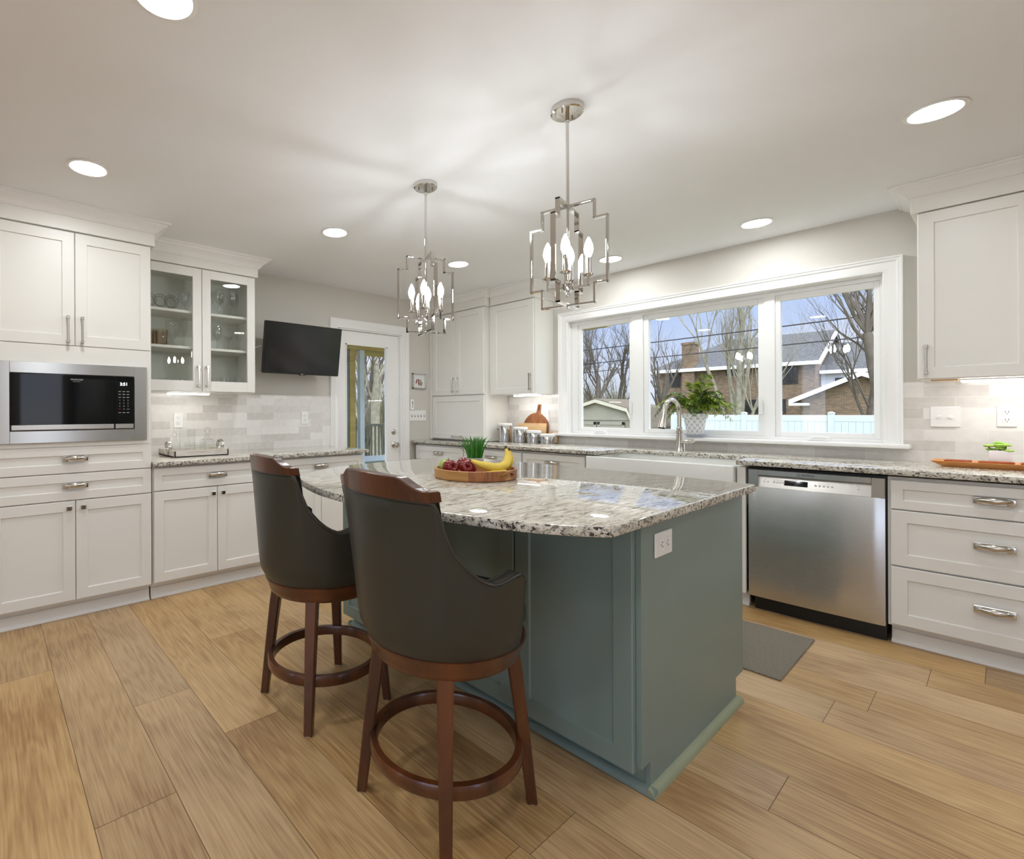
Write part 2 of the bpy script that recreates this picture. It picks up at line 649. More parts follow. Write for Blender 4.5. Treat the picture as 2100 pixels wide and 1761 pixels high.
M['porchwood'] = wood('porch_pine', s(150, 126, 50), s(176, 152, 74), (1, 8, 8), 0.6, 1.0, 2, 0.02)
M['porchgrey'] = plain('porch_paint', s(186, 196, 196), 0.6, var=0.03)
M['railpaint'] = plain('railing_paint', s(104, 104, 88), 0.7, var=0.08)
M['porchdk'] = plain('porch_grey_green', s(96, 104, 92), 0.8, var=0.06)  # own dark grey-green of the deck and side screen
M['paper'] = plain('art_paper', s(226, 228, 226), 0.7, var=0.01)
M['silver'] = plain('silver_frame', (0.62, 0.62, 0.60, 1), 0.35, 0.8, var=0.04)
M['arta'] = plain('art_maroon', s(120, 60, 62), 0.8, var=0.15, vscale=40)
M['artb'] = plain('art_tan', s(168, 150, 124), 0.8, var=0.25, vscale=60)
M['artc'] = plain('art_blush', s(232, 210, 208), 0.8, var=0.05)


def mosaic_pot():
    """white glazed pot with a grey repeating medallion pattern"""
    m, n, l, p = new_mat('patterned_white_pot')
    t = n.new('ShaderNodeTexCoord')
    sp = n.new('ShaderNodeSeparateXYZ')
    l(t.outputs['Object'], sp.inputs[0])
    at = n.new('ShaderNodeMath')
    at.operation = 'ARCTAN2'
    l(sp.outputs['Y'], at.inputs[0])
    l(sp.outputs['X'], at.inputs[1])
    cb = n.new('ShaderNodeCombineXYZ')
    mu = n.new('ShaderNodeMath')
    mu.operation = 'MULTIPLY'
    mu.inputs[1].default_value = 0.085 / 0.034
    l(at.outputs[0], mu.inputs[0])
    mz = n.new('ShaderNodeMath')
    mz.operation = 'MULTIPLY'
    mz.inputs[1].default_value = 1 / 0.034
    l(sp.outputs['Z'], mz.inputs[0])
    # rotate 45 degrees so the cells form diamonds
    ad = n.new('ShaderNodeMath')
    ad.operation = 'ADD'
    su = n.new('ShaderNodeMath')
    su.operation = 'SUBTRACT'
    for q in (ad, su):
        l(mu.outputs[0], q.inputs[0])
        l(mz.outputs[0], q.inputs[1])
    res = []
    for q in (ad, su):
        fr = n.new('ShaderNodeMath')
        fr.operation = 'FRACT'
        sc = n.new('ShaderNodeMath')
        sc.operation = 'MULTIPLY'
        sc.inputs[1].default_value = 0.7
        l(q.outputs[0], sc.inputs[0])
        l(sc.outputs[0], fr.inputs[0])
        c_ = n.new('ShaderNodeMath')
        c_.operation = 'SUBTRACT'
        c_.inputs[1].default_value = 0.5
        l(fr.outputs[0], c_.inputs[0])
        res.append(c_)
    l(res[0].outputs[0], cb.inputs[0])
    l(res[1].outputs[0], cb.inputs[1])
    ln = n.new('ShaderNodeVectorMath')
    ln.operation = 'LENGTH'
    l(cb.outputs[0], ln.inputs[0])
    r = n.new('ShaderNodeValToRGB')
    r.color_ramp.interpolation = 'CONSTANT'
    el = r.color_ramp.elements
    el[0].position = 0.0
    el[0].color = s(120, 124, 128)
    el[1].position = 0.40
    el[1].color = s(236, 236, 234)
    q = el.new(0.10)
    q.color = s(236, 236, 234)
    q = el.new(0.23)
    q.color = s(128, 132, 136)
    q = el.new(0.31)
    q.color = s(236, 236, 234)
    l(ln.outputs['Value'], r.inputs[0])
    l(r.outputs[0], p.inputs['Base Color'])
    p.inputs['Roughness'].default_value = 0.25
    return m


M['pot'] = mosaic_pot()
M['tileA'] = tiles('glazed_tile_back', (0, 2), off=(0.13, 0.116, 0))
M['tileB'] = tiles('glazed_tile_right', (1, 2), off=(0.06, 0.104, 0))


def plank_mat():
    m, n, l, p = new_mat('oak_plank')
    at = n.new('ShaderNodeAttribute')
    at.attribute_name = 'plank'
    t = n.new('ShaderNodeTexCoord')
    mul = n.new('ShaderNodeVectorMath')
    mul.operation = 'SCALE'
    mul.inputs['Scale'].default_value = 37.0
    l(at.outputs['Color'], mul.inputs[0])
    add = n.new('ShaderNodeVectorMath')
    l(t.outputs['Object'], add.inputs[0])
    l(mul.outputs[0], add.inputs[1])
    mp_ = n.new('ShaderNodeMapping')
    mp_.inputs['Scale'].default_value = (4.2, 0.5, 1)
    l(add.outputs[0], mp_.inputs[0])
    z = n.new('ShaderNodeTexNoise')
    z.inputs['Scale'].default_value = 1.6
    z.inputs['Detail'].default_value = 2
    l(mp_.outputs[0], z.inputs['Vector'])
    # rings: sine of the noise gives cathedral grain
    mm = n.new('ShaderNodeMath')
    mm.operation = 'MULTIPLY'
    mm.inputs[1].default_value = 95.0
    l(z.outputs[0], mm.inputs[0])
    sn = n.new('ShaderNodeMath')
    sn.operation = 'SINE'
    l(mm.outputs[0], sn.inputs[0])
    m2_ = n.new('ShaderNodeMapping')
    m2_.inputs['Scale'].default_value = (150, 5.0, 1)
    l(add.outputs[0], m2_.inputs[0])
    fz = n.new('ShaderNodeTexNoise')
    fz.inputs['Scale'].default_value = 1.0
    fz.inputs['Detail'].default_value = 5
    l(m2_.outputs[0], fz.inputs['Vector'])
    cz = n.new('ShaderNodeTexNoise')
    cz.inputs['Scale'].default_value = 2.2
    cz.inputs['Detail'].default_value = 3
    l(add.outputs[0], cz.inputs['Vector'])
    g = n.new('ShaderNodeMath')
    g.operation = 'MULTIPLY_ADD'
    g.inputs[1].default_value = 0.035
    l(sn.outputs[0], g.inputs[0])
    fh = n.new('ShaderNodeMath')
    fh.operation = 'MULTIPLY'
    fh.inputs[1].default_value = 0.5
    l(fz.outputs[0], fh.inputs[0])
    l(fh.outputs[0], g.inputs[2])
    g2 = n.new('ShaderNodeMath')
    g2.operation = 'MULTIPLY_ADD'
    g2.inputs[1].default_value = 0.55
    l(cz.outputs[0], g2.inputs[0])
    l(g.outputs[0], g2.inputs[2])
    r = n.new('ShaderNodeValToRGB')
    el = r.color_ramp.elements
    el[0].position = 0.36
    el[0].color = s(160, 121, 78)
    el[1].position = 0.72
    el[1].color = s(212, 176, 126)
    q = el.new(0.53)
    q.color = s(190, 155, 106)
    l(g2.outputs[0], r.inputs[0])
    h = n.new('ShaderNodeHueSaturation')
    l(r.outputs[0], h.inputs['Color'])
    sp = n.new('ShaderNodeSeparateColor')
    l(at.outputs['Color'], sp.inputs[0])
    mr = n.new('ShaderNodeMapRange')
    mr.inputs['To Min'].default_value = 0.95
    mr.inputs['To Max'].default_value = 1.07
    l(sp.outputs[0], mr.inputs[0])
    l(mr.outputs[0], h.inputs['Value'])
    mr2 = n.new('ShaderNodeMapRange')
    mr2.inputs['To Min'].default_value = 0.85
    mr2.inputs['To Max'].default_value = 1.05
    l(sp.outputs[1], mr2.inputs[0])
    l(mr2.outputs[0], h.inputs['Saturation'])
    l(h.outputs[0], p.inputs['Base Color'])
    p.inputs['Roughness'].default_value = 0.42
    b = n.new('ShaderNodeBump')
    b.inputs['Strength'].default_value = 0.12
    b.inputs['Distance'].default_value = 0.003
    l(g.outputs[0], b.inputs['Height'])
    l(b.outputs[0], p.inputs['Normal'])
    return m


M['plank'] = plank_mat()
M['gap'] = plain('plank_gap', s(110, 84, 56), 0.8, var=0.05)

# ------------------------------------------------------------------ room
XB, YA, HC = 4.31, 4.12, 2.438      # window wall, door wall, ceiling
XL, YN = -2.8, -3.2                 # the two walls behind the camera


def floor():
    fb = MB()
    base = 0.245
    wd = 0.229
    joints = {-1: 2.859, 0: 1.685, 1: 2.281, 7: 0.463, 10: 0.46}
    rnd = random.Random(11)
    cols = []
    k0 = int(math.floor((XL - base) / wd))
    k1 = int(math.ceil((XB - base) / wd))
    for k_ in range(k0, k1):
        xa, xb = max(XL, base + k_ * wd), min(XB, base + (k_ + 1) * wd)
        if xb <= xa:
            continue
        j = joints.get(k_, rnd.uniform(0, 1.83))
        ys = [j + q * 1.83 for q in range(-6, 6)]
        ys = [YN] + [y for y in ys if YN + 0.05 < y < YA - 0.05] + [YA]
        for a, b in zip(ys[:-1], ys[1:]):
            g = 0.0009
            fb.add([(xa + g, a + g, 0), (xb - g, a + g, 0), (xb - g, b - g, 0), (xa + g, b - g, 0)], [(0, 1, 2, 3)], 0)
            cols.append((rnd.random(), rnd.random(), rnd.random(), 1))
    fb.add([(XL, YN, -0.0012), (XB, YN, -0.0012), (XB, YA, -0.0012), (XL, YA, -0.0012)], [(0, 1, 2, 3)], 1)
    cols.append((0, 0, 0, 1))
    fb.box(XL, XB, YN, YA, -0.12, -0.002, mi=1)
    cols += [(0, 0, 0, 1)] * 6
    o = fb.build('floor', [M['plank'], M['gap']], smooth=0)
    a = o.data.attributes.new('plank', 'FLOAT_COLOR', 'FACE')
    for i, c in enumerate(cols):
        a.data[i].color = c
    struct(o)


floor()
struct(MB().box(XL - .15, XB + .3, YN - .15, YA + .3, HC, HC + .15).build('ceiling', M['ceil'], smooth=0))
# door wall with its opening
DX0, DX1, DZ1 = 2.676, 3.49, 2.046
b_ = MB()
b_.box(XL - .15, DX0, YA, YA + .15, 0, HC)
b_.box(DX1, XB + .15, YA, YA + .15, 0, HC)
b_.box(DX0, DX1, YA, YA + .15, DZ1, HC)
struct(b_.build('wall_back', M['paint'], smooth=0))
# window wall with its opening
WY0, WY1, WZ0, WZ1 = 0.485, 2.633, 1.012, 2.066
b_ = MB()
b_.box(XB, XB + .17, YN - .15, WY0, 0, HC)
b_.box(XB, XB + .17, WY1, YA + .15, 0, HC)
b_.box(XB, XB + .17, WY0, WY1, 0, WZ0)
b_.box(XB, XB + .17, WY0, WY1, WZ1, HC)
struct(b_.build('wall_right', M['paint'], smooth=0))
# the two walls behind the camera: a broad and a narrow window in the left wall and a glazed door in the front wall, all added to light the room
def holed(name, axis, pos, a0, a1, holes):
    """wall with rectangular holes (a0, a1, z0, z1), built in strips; axis 'x' stands across X"""
    b = MB()
    xs = sorted([a0, a1] + [h[0] for h in holes] + [h[1] for h in holes])
    for p, q in zip(xs[:-1], xs[1:]):
        hz = [(h[2], h[3]) for h in holes if h[0] <= p and q <= h[1]]
        for z0, z1 in ([(0, hz[0][0]), (hz[0][1], HC)] if hz else [(0, HC)]):
            if axis == 'x':
                b.box(pos - .15, pos, p, q, z0, z1)
            else:
                b.box(p, q, pos - .15, pos, z0, z1)
    struct(b.build(name, M['paint'], smooth=0))


def back_window(name, axis, pos, h, n_):
    W = thing(name, None, None)
    struct(W)
    f = MB()
    bxx = (lambda u0, u1, d, z0, z1: f.box(pos - .10, pos + d, u0, u1, z0, z1)) if axis == 'x' else (lambda u0, u1, d, z0, z1: f.box(u0, u1, pos - .10, pos + d, z0, z1))
    for i in range(n_ + 1):
        u = h[0] + (h[1] - h[0]) * i / n_
        bxx(u - .045, u + .045, .012, h[2] + .04, h[3] - .04)
    bxx(h[0] - .07, h[1] + .07, .013, max(0, h[2] - .05), h[2] + .05)
    bxx(h[0] - .07, h[1] + .07, .013, h[3] - .05, h[3] + .06)
    f.build('window_frame', M['trim'], W, smooth=0)
    q = pos - .05
    vs = [(q, h[0], h[2]), (q, h[1], h[2]), (q, h[1], h[3]), (q, h[0], h[3])] if axis == 'x' else [(h[0], q, h[2]), (h[1], q, h[2]), (h[1], q, h[3]), (h[0], q, h[3])]
    MB().add(vs, [(0, 1, 2, 3)]).build('pane', M['glass'], W)


HL = [(-2.4, .3, .5, 2.15), (2.0, 2.42, .12, 2.1)]
HF = [(.40, 1.06, .12, 2.1)]
holed('wall_left', 'x', XL, YN, YA, HL)
holed('wall_front', 'y', YN, XL - .15, XB, HF)
back_window('added_window_2', 'x', XL, HL[0], 3)
back_window('added_window_3', 'x', XL, HL[1], 1)
back_window('added_window_4', 'y', YN, HF[0], 1)
# tiled splashbacks
b_ = MB().box(0.833, 2.594, YA - .009, YA - .0005, 0.9, 1.374)
struct(b_.build('trim_1', M['tileA'], smooth=0))
b_ = MB()
b_.box(XB - .009, XB - .0005, -0.9, 0.398, 0.913, 1.384)
b_.box(XB - .009, XB - .0005, 0.398, 2.732, 0.913, 1.0)
b_.box(XB - .009, XB - .0005, 2.732, 3.33, 0.913, 1.384)
struct(b_.build('trim_2', M['tileB'], smooth=0))


# ------------------------------------------------------------------ window
def profile_frame(mb, y0, y1, z0, z1, prof, sides='ltr'):
    """window casing: profile (d outward from the opening, proud of the wall) swept round three sides, mitred"""
    rings = []
    for d, h in prof:
        rings.append([(XB - h, y1 + d, z0), (XB - h, y1 + d, z1 + d), (XB - h, y0 - d, z1 + d), (XB - h, y0 - d, z0)])
    vs = [p for r in rings for p in r]
    fs = []
    for i in range(len(rings) - 1):
        for k_ in range(3):
            a = i * 4 + k_
            fs.append((a, a + 1, a + 5, a + 4))
    n = len(rings)
    fs.append(tuple(i * 4 for i in range(n)))
    fs.append(tuple(i * 4 + 3 for i in range(n))[::-1])
    mb.add(vs, fs)


win = thing('window_1', None, None, (0, 0, 0))
struct(win)
c_ = MB()
profile_frame(c_, WY0, WY1, WZ0, WZ1, [(0, 0.0), (0, .014), (.004, .018), (.012, .018), (.018, .014), (.024, .013), (.058, .016), (.062, .022), (.068, .026), (.076, .026), (.08, .032), (.088, .032), (.088, 0.0)])
c_.build('window_casing', M['trim'], win)
MB().box(4.215, XB + .06, 0.365, 2.745, 0.988, 1.013, 0.005, seg=2).build('window_sill', M['trim'], win)
c_ = MB()      # the jamb lining
c_.box(XB - .003, XB + .17, WY0 - .012, WY0 + .004, WZ0 - .02, WZ1 + .01)
c_.box(XB - .003, XB + .17, WY1 - .004, WY1 + .012, WZ0 - .02, WZ1 + .01)
c_.box(XB - .003, XB + .17, WY0 + .004, WY1 - .004, WZ1 - .004, WZ1 + .012)
c_.box(XB + .062, XB + .17, WY0 + .004, WY1 - .004, WZ0 - .02, WZ0 + .012)
c_.build('window_jamb', M['trim'], win, smooth=0)
GX = XB + .09
c_ = MB()      # the fixed frame and two mullions
X0, X1 = GX - .035, GX + .03
c_.box(X0, X1, WY0 + .005, WY1 - .005, 1.0135, 1.034)
c_.box(X0, X1, WY0 + .005, WY1 - .005, 2.035, WZ1 - .005)
for a, b in ((WY0 + .005, .505), (1.044, 1.105), (1.961, 2.052), (2.568, WY1 - .005)):
    c_.box(X0 + .0005, X1 - .0005, a, b, 1.034, 2.035)
c_.build('window_frame', M['trim'], win)
for y0, y1, nm in ((.536, 1.013, 's'), (1.146, 1.920, 'f'), (2.083, 2.537, 's')):
    z0, z1 = 1.069, 1.994
    ws = .031 if nm == 's' else .041
    sa = MB()
    xa, xb = GX - .022, GX + .016
    sa.box(xa, xb, y0 - ws, y0, z0 - .036, z1 + .042, .003)
    sa.box(xa, xb, y1, y1 + ws, z0 - .036, z1 + .042, .003)
    sa.box(xa, xb, y0 - .001, y1 + .001, z0 - .036, z0, .003)
    sa.box(xa, xb, y0 - .001, y1 + .001, z1, z1 + .042, .003)
    so = sa.build('window_sash', M['trim'], win)
    MB().add([(GX, y0, z0), (GX, y1, z0), (GX, y1, z1), (GX, y0, z1)], [(0, 1, 2, 3)]).build('pane', M['glass'], so)
    MB().add([(GX + .013, y0, z0), (GX + .013, y1, z0), (GX + .013, y1, z1), (GX + .013, y0, z1)], [(0, 1, 2, 3)]).build('pane', M['glass'], so)
for yc, sg in ((2.33, 1), (.80, 1)):      # casement operators
    o_ = MB().prism([(yc - .062, 1.013), (yc + .062, 1.013), (yc + .055, 1.034), (yc - .05, 1.04)], XB + .022, XB + .055, 'x', .004)
    o_.tube([(XB + .02, yc - .045, 1.036), (XB + .016, yc, 1.043), (XB + .018, yc + .045, 1.034)], .005, 8)
    o_.build('casement_crank', M['plate'], win)
for yc in (2.063, 1.126):
    o_ = MB().box(XB + .038, XB + .056, yc - .011, yc + .011, 1.19, 1.30, .004)
    o_.box(XB + .028, XB + .04, yc - .006, yc + .006, 1.225, 1.325, .003)
    o_.build('sash_lock', M['plate'], win)

# ------------------------------------------------------------------ glazed door
door = thing('door_1', None, None)
struct(door)
c_ = MB()
rings = []
for d, h in [(0, 0), (0, .012), (.004, .016), (.03, .016), (.036, .012), (.07, .02), (.082, .022), (.09, .018), (.09, 0)]:
    rings.append([(DX0 - d, YA - h, 0), (DX0 - d, YA - h, DZ1 + d), (DX1 + d + .012, YA - h, DZ1 + d), (DX1 + d + .012, YA - h, 0)])
vs = [p for r in rings for p in r]
fs = []
for i in range(len(rings) - 1):
    for k_ in range(3):
        a = i * 4 + k_
        fs.append((a, a + 1, a + 5, a + 4))
c_.add(vs, fs)
c_.build('door_casing', M['trim'], door)
c_ = MB()
c_.box(DX0 - .004, DX0 + .016, YA - .002, YA + .15, 0, DZ1)
c_.box(DX1 - .012, DX1 + .012, YA - .002, YA + .15, 0, DZ1)
c_.box(DX0, DX1, YA - .002, YA + .15, DZ1 - .01, DZ1 + .004)
c_.build('door_jamb', M['trim'], door)
SX0, SX1 = DX0 + .017, DX1 - .013
gx0, gx1, gz0, gz1 = 2.79, 3.318, 0.24, 1.905
c_ = MB()
y0, y1 = YA + .03, YA + .075
c_.box(SX0, gx0, y0, y1, .012, DZ1 - .012)
c_.box(gx1, SX1, y0, y1, .012, DZ1 - .012)
c_.box(gx0, gx1, y0, y1, gz1, DZ1 - .012)
c_.box(gx0, gx1, y0, y1, .012, gz0)
for a in (0, 1):
    xa = gx0 if a == 0 else gx1 - .012
    c_.box(xa, xa + .012, y0 - .006, y0, gz0, gz1)
c_.box(gx0, gx1, y0 - .006, y0, gz1 - .012, gz1)
sl = c_.build('door_slab', M['trim'], door, smooth=0)
MB().add([(gx0, YA + .05, gz0), (gx1, YA + .05, gz0), (gx1, YA + .05, gz1), (gx0, YA + .05, gz1)], [(0, 1, 2, 3)]).build('pane', M['glass'], sl)
k_ = MB().lathe([(.031, 0), (.031, .006), (.026, .010), (.014, .012), (.013, .016), (0.0, .016)], 24)
k_.box(-.004, .004, -.016, .016, .014, .028, .002)
k_.xf(Matrix.Translation((3.405, y0, 1.005)) @ Matrix.Rotation(pi / 2, 4, 'X'))
k_.build('deadbolt', M['nickel'], door)
k_ = MB().lathe([(.033, 0), (.033, .005), (.028, .010), (.012, .014), (.011, .035), (.02, .042), (.029, .052), (.03, .062), (.022, .072), (0, .074)], 24)
k_.xf(Matrix.Translation((3.408, y0, .868)) @ Matrix.Rotation(pi / 2, 4, 'X'))
k_.build('door_knob', M['nickel'], door)

# ------------------------------------------------------------------ cabinet parts (local frame: x along the front, y into the wall, z up, door face at y=0)
def shaker(name, x0, x1, z0, z1, parent, rail=.06, mat=None, t=.02, ch=.004):
    mat = mat or M['cab']
    g, rec = .003, .009
    bm = MB()
    xi0, xi1, zi0, zi1 = x0 + rail, x1 - rail, z0 + rail, z1 - rail

    def rect(a, b, c, d, y):
        return [(a, y, c), (b, y, c), (b, y, d), (a, y, d)]
    rs = [rect(x0, x1, z0, z1, t), rect(x0, x1, z0, z1, g), rect(x0 + g, x1 - g, z0 + g, z1 - g, 0),
          rect(xi0, xi1, zi0, zi1, 0), rect(xi0 + ch * .4, xi1 - ch * .4, zi0 + ch * .4, zi1 - ch * .4, rec * .8), rect(xi0 + ch, xi1 - ch, zi0 + ch, zi1 - ch, rec)]
    vs = [p for r in rs for p in r]
    fs = []
    for i in range(len(rs) - 1):
        for k_ in range(4):
            a, b = i * 4 + k_, i * 4 + (k_ + 1) % 4
            fs.append((a, b, b + 4, a + 4))
    n = len(rs) - 1
    fs.append(tuple(n * 4 + k_ for k_ in range(4)))
    fs.append((3, 2, 1, 0))
    bm.add(vs, fs)
    return bm.build(name, mat, parent, smooth=20)


def cup_pull(parent, xc, zc, wd=.128, ht=.034):
    """drawer pull: rectangular back plate with splayed feet and an arched grip"""
    b = MB()
    b.box(xc - wd / 2, xc + wd / 2, -.004, .0, zc - ht / 2, zc + ht / 2, .0015)
    for sg in (-1, 1):
        xa = xc + sg * (wd / 2 - .013)
        b.prism([(xa - .013, zc - ht / 2 + .002), (xa + .013, zc - ht / 2 + .002), (xa + .013, zc + ht / 2 - .002), (xa - .013, zc + ht / 2 - .002)], -.016, -.003, 'y', .003)
    pts = []
    for i in range(13):
        u = -1 + i / 6
        pts.append((xc + u * (wd / 2 - .012), -.012 - .017 * (1 - u * u) ** .6, zc + .003))
    b.tube(pts, [.008 + .004 * (1 - abs(-1 + i / 6)) for i in range(13)], 10, squash=1.25)
    return b.build('pull', M['nickel'], parent)


def bar_pull(parent, xc, zc, ln=.158, vertical=True):
    b = MB()
    h = ln / 2
    if vertical:
        b.box(xc - .006, xc + .006, -.032, -.022, zc - h, zc + h, .002)
        for sg in (-1, 1):
            z = zc + sg * (h - .009)
            b.box(xc - .0085, xc + .0085, -.034, 0, z - .009, z + .009, .002)
    else:
        b.box(xc - h, xc + h, -.032, -.022, zc - .006, zc + .006, .002)
        for sg in (-1, 1):
            x = xc + sg * (h - .009)
            b.box(x - .009, x + .009, -.034, 0, zc - .0085, zc + .0085, .002)
    return b.build('pull', M['nickel'], parent)


def knob(parent, xc, zc, a=.015):
    b = MB()
    b.lathe([(.007, 0), (.006, .012), (.009, .016)], 12)
    b.xf(Matrix.Rotation(pi / 2, 4, 'X'))
    b.box(-a, a, -.026, -.015, -a, a, .003)
    b.xf(Matrix.Translation((xc, 0, zc)))
    o = b.build('knob', M['nickel'], parent)
    f = MB().box(xc - a * .72, xc + a * .72, -.0275, -.0255, zc - a * .72, zc + a * .72, .001)
    return o, f


def crown(name, parent, pts_fn, mat=None):
    pass


def crown_run(parent, x0, x1, y_front, z0, z1, ret_l=None, ret_r=None, proj=.075, back=0.0):
    """crown moulding along the front with optional returns to the wall (mitred)"""
    prof = [(0, 0), (.008, 0), (.010, .006), (.014, .008), (.020, .020), (.034, .036), (.050, .046), (.058, .052), (.060, .060), (.068, .062), (.075, .066), (.075, .078), (0, .078)]
    sc = (z1 - z0) / .078
    n = len(prof)
    path = []
    if ret_l is not None:
        path.append(('l', x0, ret_l))
    rows = []
    sp = proj / .075

    def col(kind):
        r = []
        for d, h in prof:
            d *= sp
            z = z0 + h * sc
            if kind == 'L0':
                r.append((x0 - d, back, z))
            elif kind == 'L1':
                r.append((x0 - d, y_front - d, z))
            elif kind == 'l':
                r.append((x0, y_front - d, z))
            elif kind == 'r':
                r.append((x1, y_front - d, z))
            elif kind == 'R1':
                r.append((x1 + d, y_front - d, z))
            else:
                r.append((x1 + d, back, z))
        return r
    kinds = (['L0', 'L1'] if ret_l else ['l']) + (['R1', 'R0'] if ret_r else ['r'])
    vs, fs = [], []
    for kd in kinds:
        vs += col(kd)
    for i in range(len(kinds) - 1):
        for q in range(n):
            a = i * n + q
            b = i * n + (q + 1) % n
            fs.append((a, b, b + n, a + n))
    return MB().add(vs, fs).build('crown_molding', M['trim'], parent, smooth=20)


def shoe(parent, x0, x1, y, name='toe_kick', mat=None, z1=.105, back=.02, r=.02):
    """kick board with a quarter round at the floor"""
    b = MB()
    b.box(x0, x1, y, y + back, 0.0, z1)
    q = [(y, r)] + [(y - r * sin(t_ * pi / 12), r * cos(t_ * pi / 12)) for t_ in range(1, 6)] + [(y - r, 0), (y, 0)]
    b.prism(q, x0, x1, 'x')
    b.box(x0, x1, y - .006, y, .0, .07, .002)
    return b.build(name, mat or M['cab'], parent)


RB = -pi / 2       # turn of everything standing against the window wall


# --- tall cabinet with the microwave niche
T = thing('tall_cabinet', 'floor-to-ceiling white cabinet holding the built-in microwave', 'cabinet', (0, 3.472, 0))
X1_ = .831
b_ = MB()
b_.box(0, .018, .022, .63, .1, 2.30)
b_.box(X1_ - .018, X1_, .022, .63, .1, 2.30)
b_.box(.018, X1_ - .018, .022, .63, 1.575, 2.30)
b_.box(.018, X1_ - .018, .022, .63, .1, .985)
b_.box(.018, X1_ - .018, .55, .63, .985, 1.575)
b_.box(.018, .06, .022, .04, .985, 1.575)
b_.box(X1_ - .06, X1_ - .018, .022, .04, .985, 1.575)
b_.box(.001, X1_ - .001, .0005, .024, 1.022, 1.062)
b_.box(.001, X1_ - .001, .0005, .024, 1.495, 1.614)
b_.box(.001, .045, .001, .024, 1.06, 1.497)
b_.box(X1_ - .045, X1_ - .001, .001, .024, 1.06, 1.497)
b_.build('body', M['cab'], T, smooth=0)
MB().box(-.002, X1_, -.006, .63, 2.292, 2.405, .002).box(X1_ - .004, X1_ + .024, -.006, .21, 2.292, 2.405, .002).build('frieze', M['cab'], T)
crown_run(T, 0, X1_ + .024, -.006, 2.372, HC - .0005, None, True, .08, .21)
d = shaker('door', .004, .412, 1.617, 2.285, T)
bar_pull(d, .378, 1.709)
d = shaker('door', .416, X1_ - .001, 1.617, 2.285, T)
bar_pull(d, .449, 1.709)
for z0, z1 in ((.866, 1.020), (.706, .861)):
    d = shaker('drawer', .004, X1_ - .001, z0, z1, T, .05)
    cup_pull(d, .413, (z0 + z1) / 2 + .008)
for x0, x1, xk in ((.004, .412, .380), (.416, X1_ - .001, .452)):
    d = shaker('door', x0, x1, .115, .701, T)
    o_, f_ = knob(d, xk, .661)
    f_.build('knob_face', M['pewter'], o_)
shoe(T, 0, X1_, .075)

# --- microwave
Mw = thing('microwave', 'built-in stainless steel microwave with black glass door showing the time', 'microwave', (0, 3.455, 1.05))
H = .458
x0, x1 = .03, .80
b_ = MB()
for a, b, c, d in ((x0, .104, 0, H), (.728, x1, 0, H), (.104, .728, 0, .068), (.104, .728, .395, H)):
    b_.box(a, b, -.004, .016, c, d, .0015)
b_.build('trim_frame', M['steel'], Mw)
MB().box(.104, .728, .004, .42, .066, .397).build('housing', M['black'], Mw)
MB().box(.108, .616, -.006, .006, .103, .392, .002).build('glass_door', M['blackglass'], Mw)
MB().box(.110, .614, -.009, .004, .073, .102, .003).build('door_handle', M['steel_l'], Mw)
cp = MB().box(.620, .724, -.006, .006, .103, .392, .002).build('control_panel', M['blackglass'], Mw)
MB().box(.622, .722, -.009, .004, .073, .102, .003).build('open_button', M['steel_l'], Mw)
merge(MB(), text_mb('3:51', .026), .668, -.0075, .346).build('clock_display', M['led'], cp, smooth=0)
kp = MB()
for r_ in range(3):
    for q in range(3):
        merge(kp, text_mb(str(r_ * 3 + q + 1), .011), .645 + q * .023, -.0075, .246 - r_ * .018)
merge(kp, text_mb('0', .011), .668, -.0075, .192)
merge(kp, text_mb('START', .006), .692, -.0075, .192)
for r_, z in enumerate((.301, .283, .265, .171)):
    for q in range(3):
        kp.box(.638 + q * .023, .652 + q * .023, -.0073, -.0066, z - .0015, z + .0015)
kp.build('keypad_lettering', M['print'], cp, smooth=0)
merge(MB(), text_mb('STOP', .006), .645, -.0075, .192).build('stop_lettering', M['printred'], cp, smooth=0)
lt = merge(MB(), text_mb('FRIGIDAIRE', .0125), .420, -.0075, .365)
merge(lt, text_mb('G A L L E R Y', .007), .420, -.0075, .3535)
lt.build('lettering', M['print'], Mw, smooth=0)

# --- base cabinets left of the door
def base_cab(name, label, x0, x1, loc, rz, seam, drawers, doors=True, gname=None, knobs=True, pulls=True):
    B = thing(name, label, 'cabinet', loc, rz, gname)
    MB().box(x0, x1, .022, .615, .1, .872).build('body', M['cab'], B, smooth=0)
    for (a, b) in drawers:
        d_ = shaker('drawer', a, b, .711, .858, B, .05)
        if pulls:
            cup_pull(d_, (a + b) / 2, .790)
    if doors:
        ds = [(x0 + .006, seam - .002), (seam + .002, x1 - .006)] if seam else [(x0 + .006, x1 - .006)]
        for i, (a, b) in enumerate(ds):
            d_ = shaker('door', a, b, .116, .704, B)
            if knobs:
                xk = (b - .032) if (i == 0 and seam) else (a + .032)
                o_, f_ = knob(d_, xk, .662)
                f_.build('knob_face', M['pewter'], o_)
    shoe(B, x0, x1, .075)
    return B


base_cab('base_cabinet', 'white base cabinet with drawer over two doors next to the tall microwave cabinet', .840, 1.672, (0, 3.472, 0), 0, 1.258, [(.846, 1.668)])
base_cab('base_cabinet', 'white base cabinet with one wide drawer ending beside the glazed door', 1.676, 2.515, (0, 3.472, 0), 0, 2.098, [(1.682, 2.508)])


def slab(name, poly, z0, z1, label, cat):
    mb = MB().prism(poly, z0, z1, 'z', .005, seg=2)
    # facets lying flat on top are polished, the rest is chiselled
    o = mb.build(name, [M['gedge'], M['gtop']], None, smooth=30)
    for p in o.data.polygons:
        if p.normal.z > .75:
            p.material_index = 1
    return tag(o, label, cat)


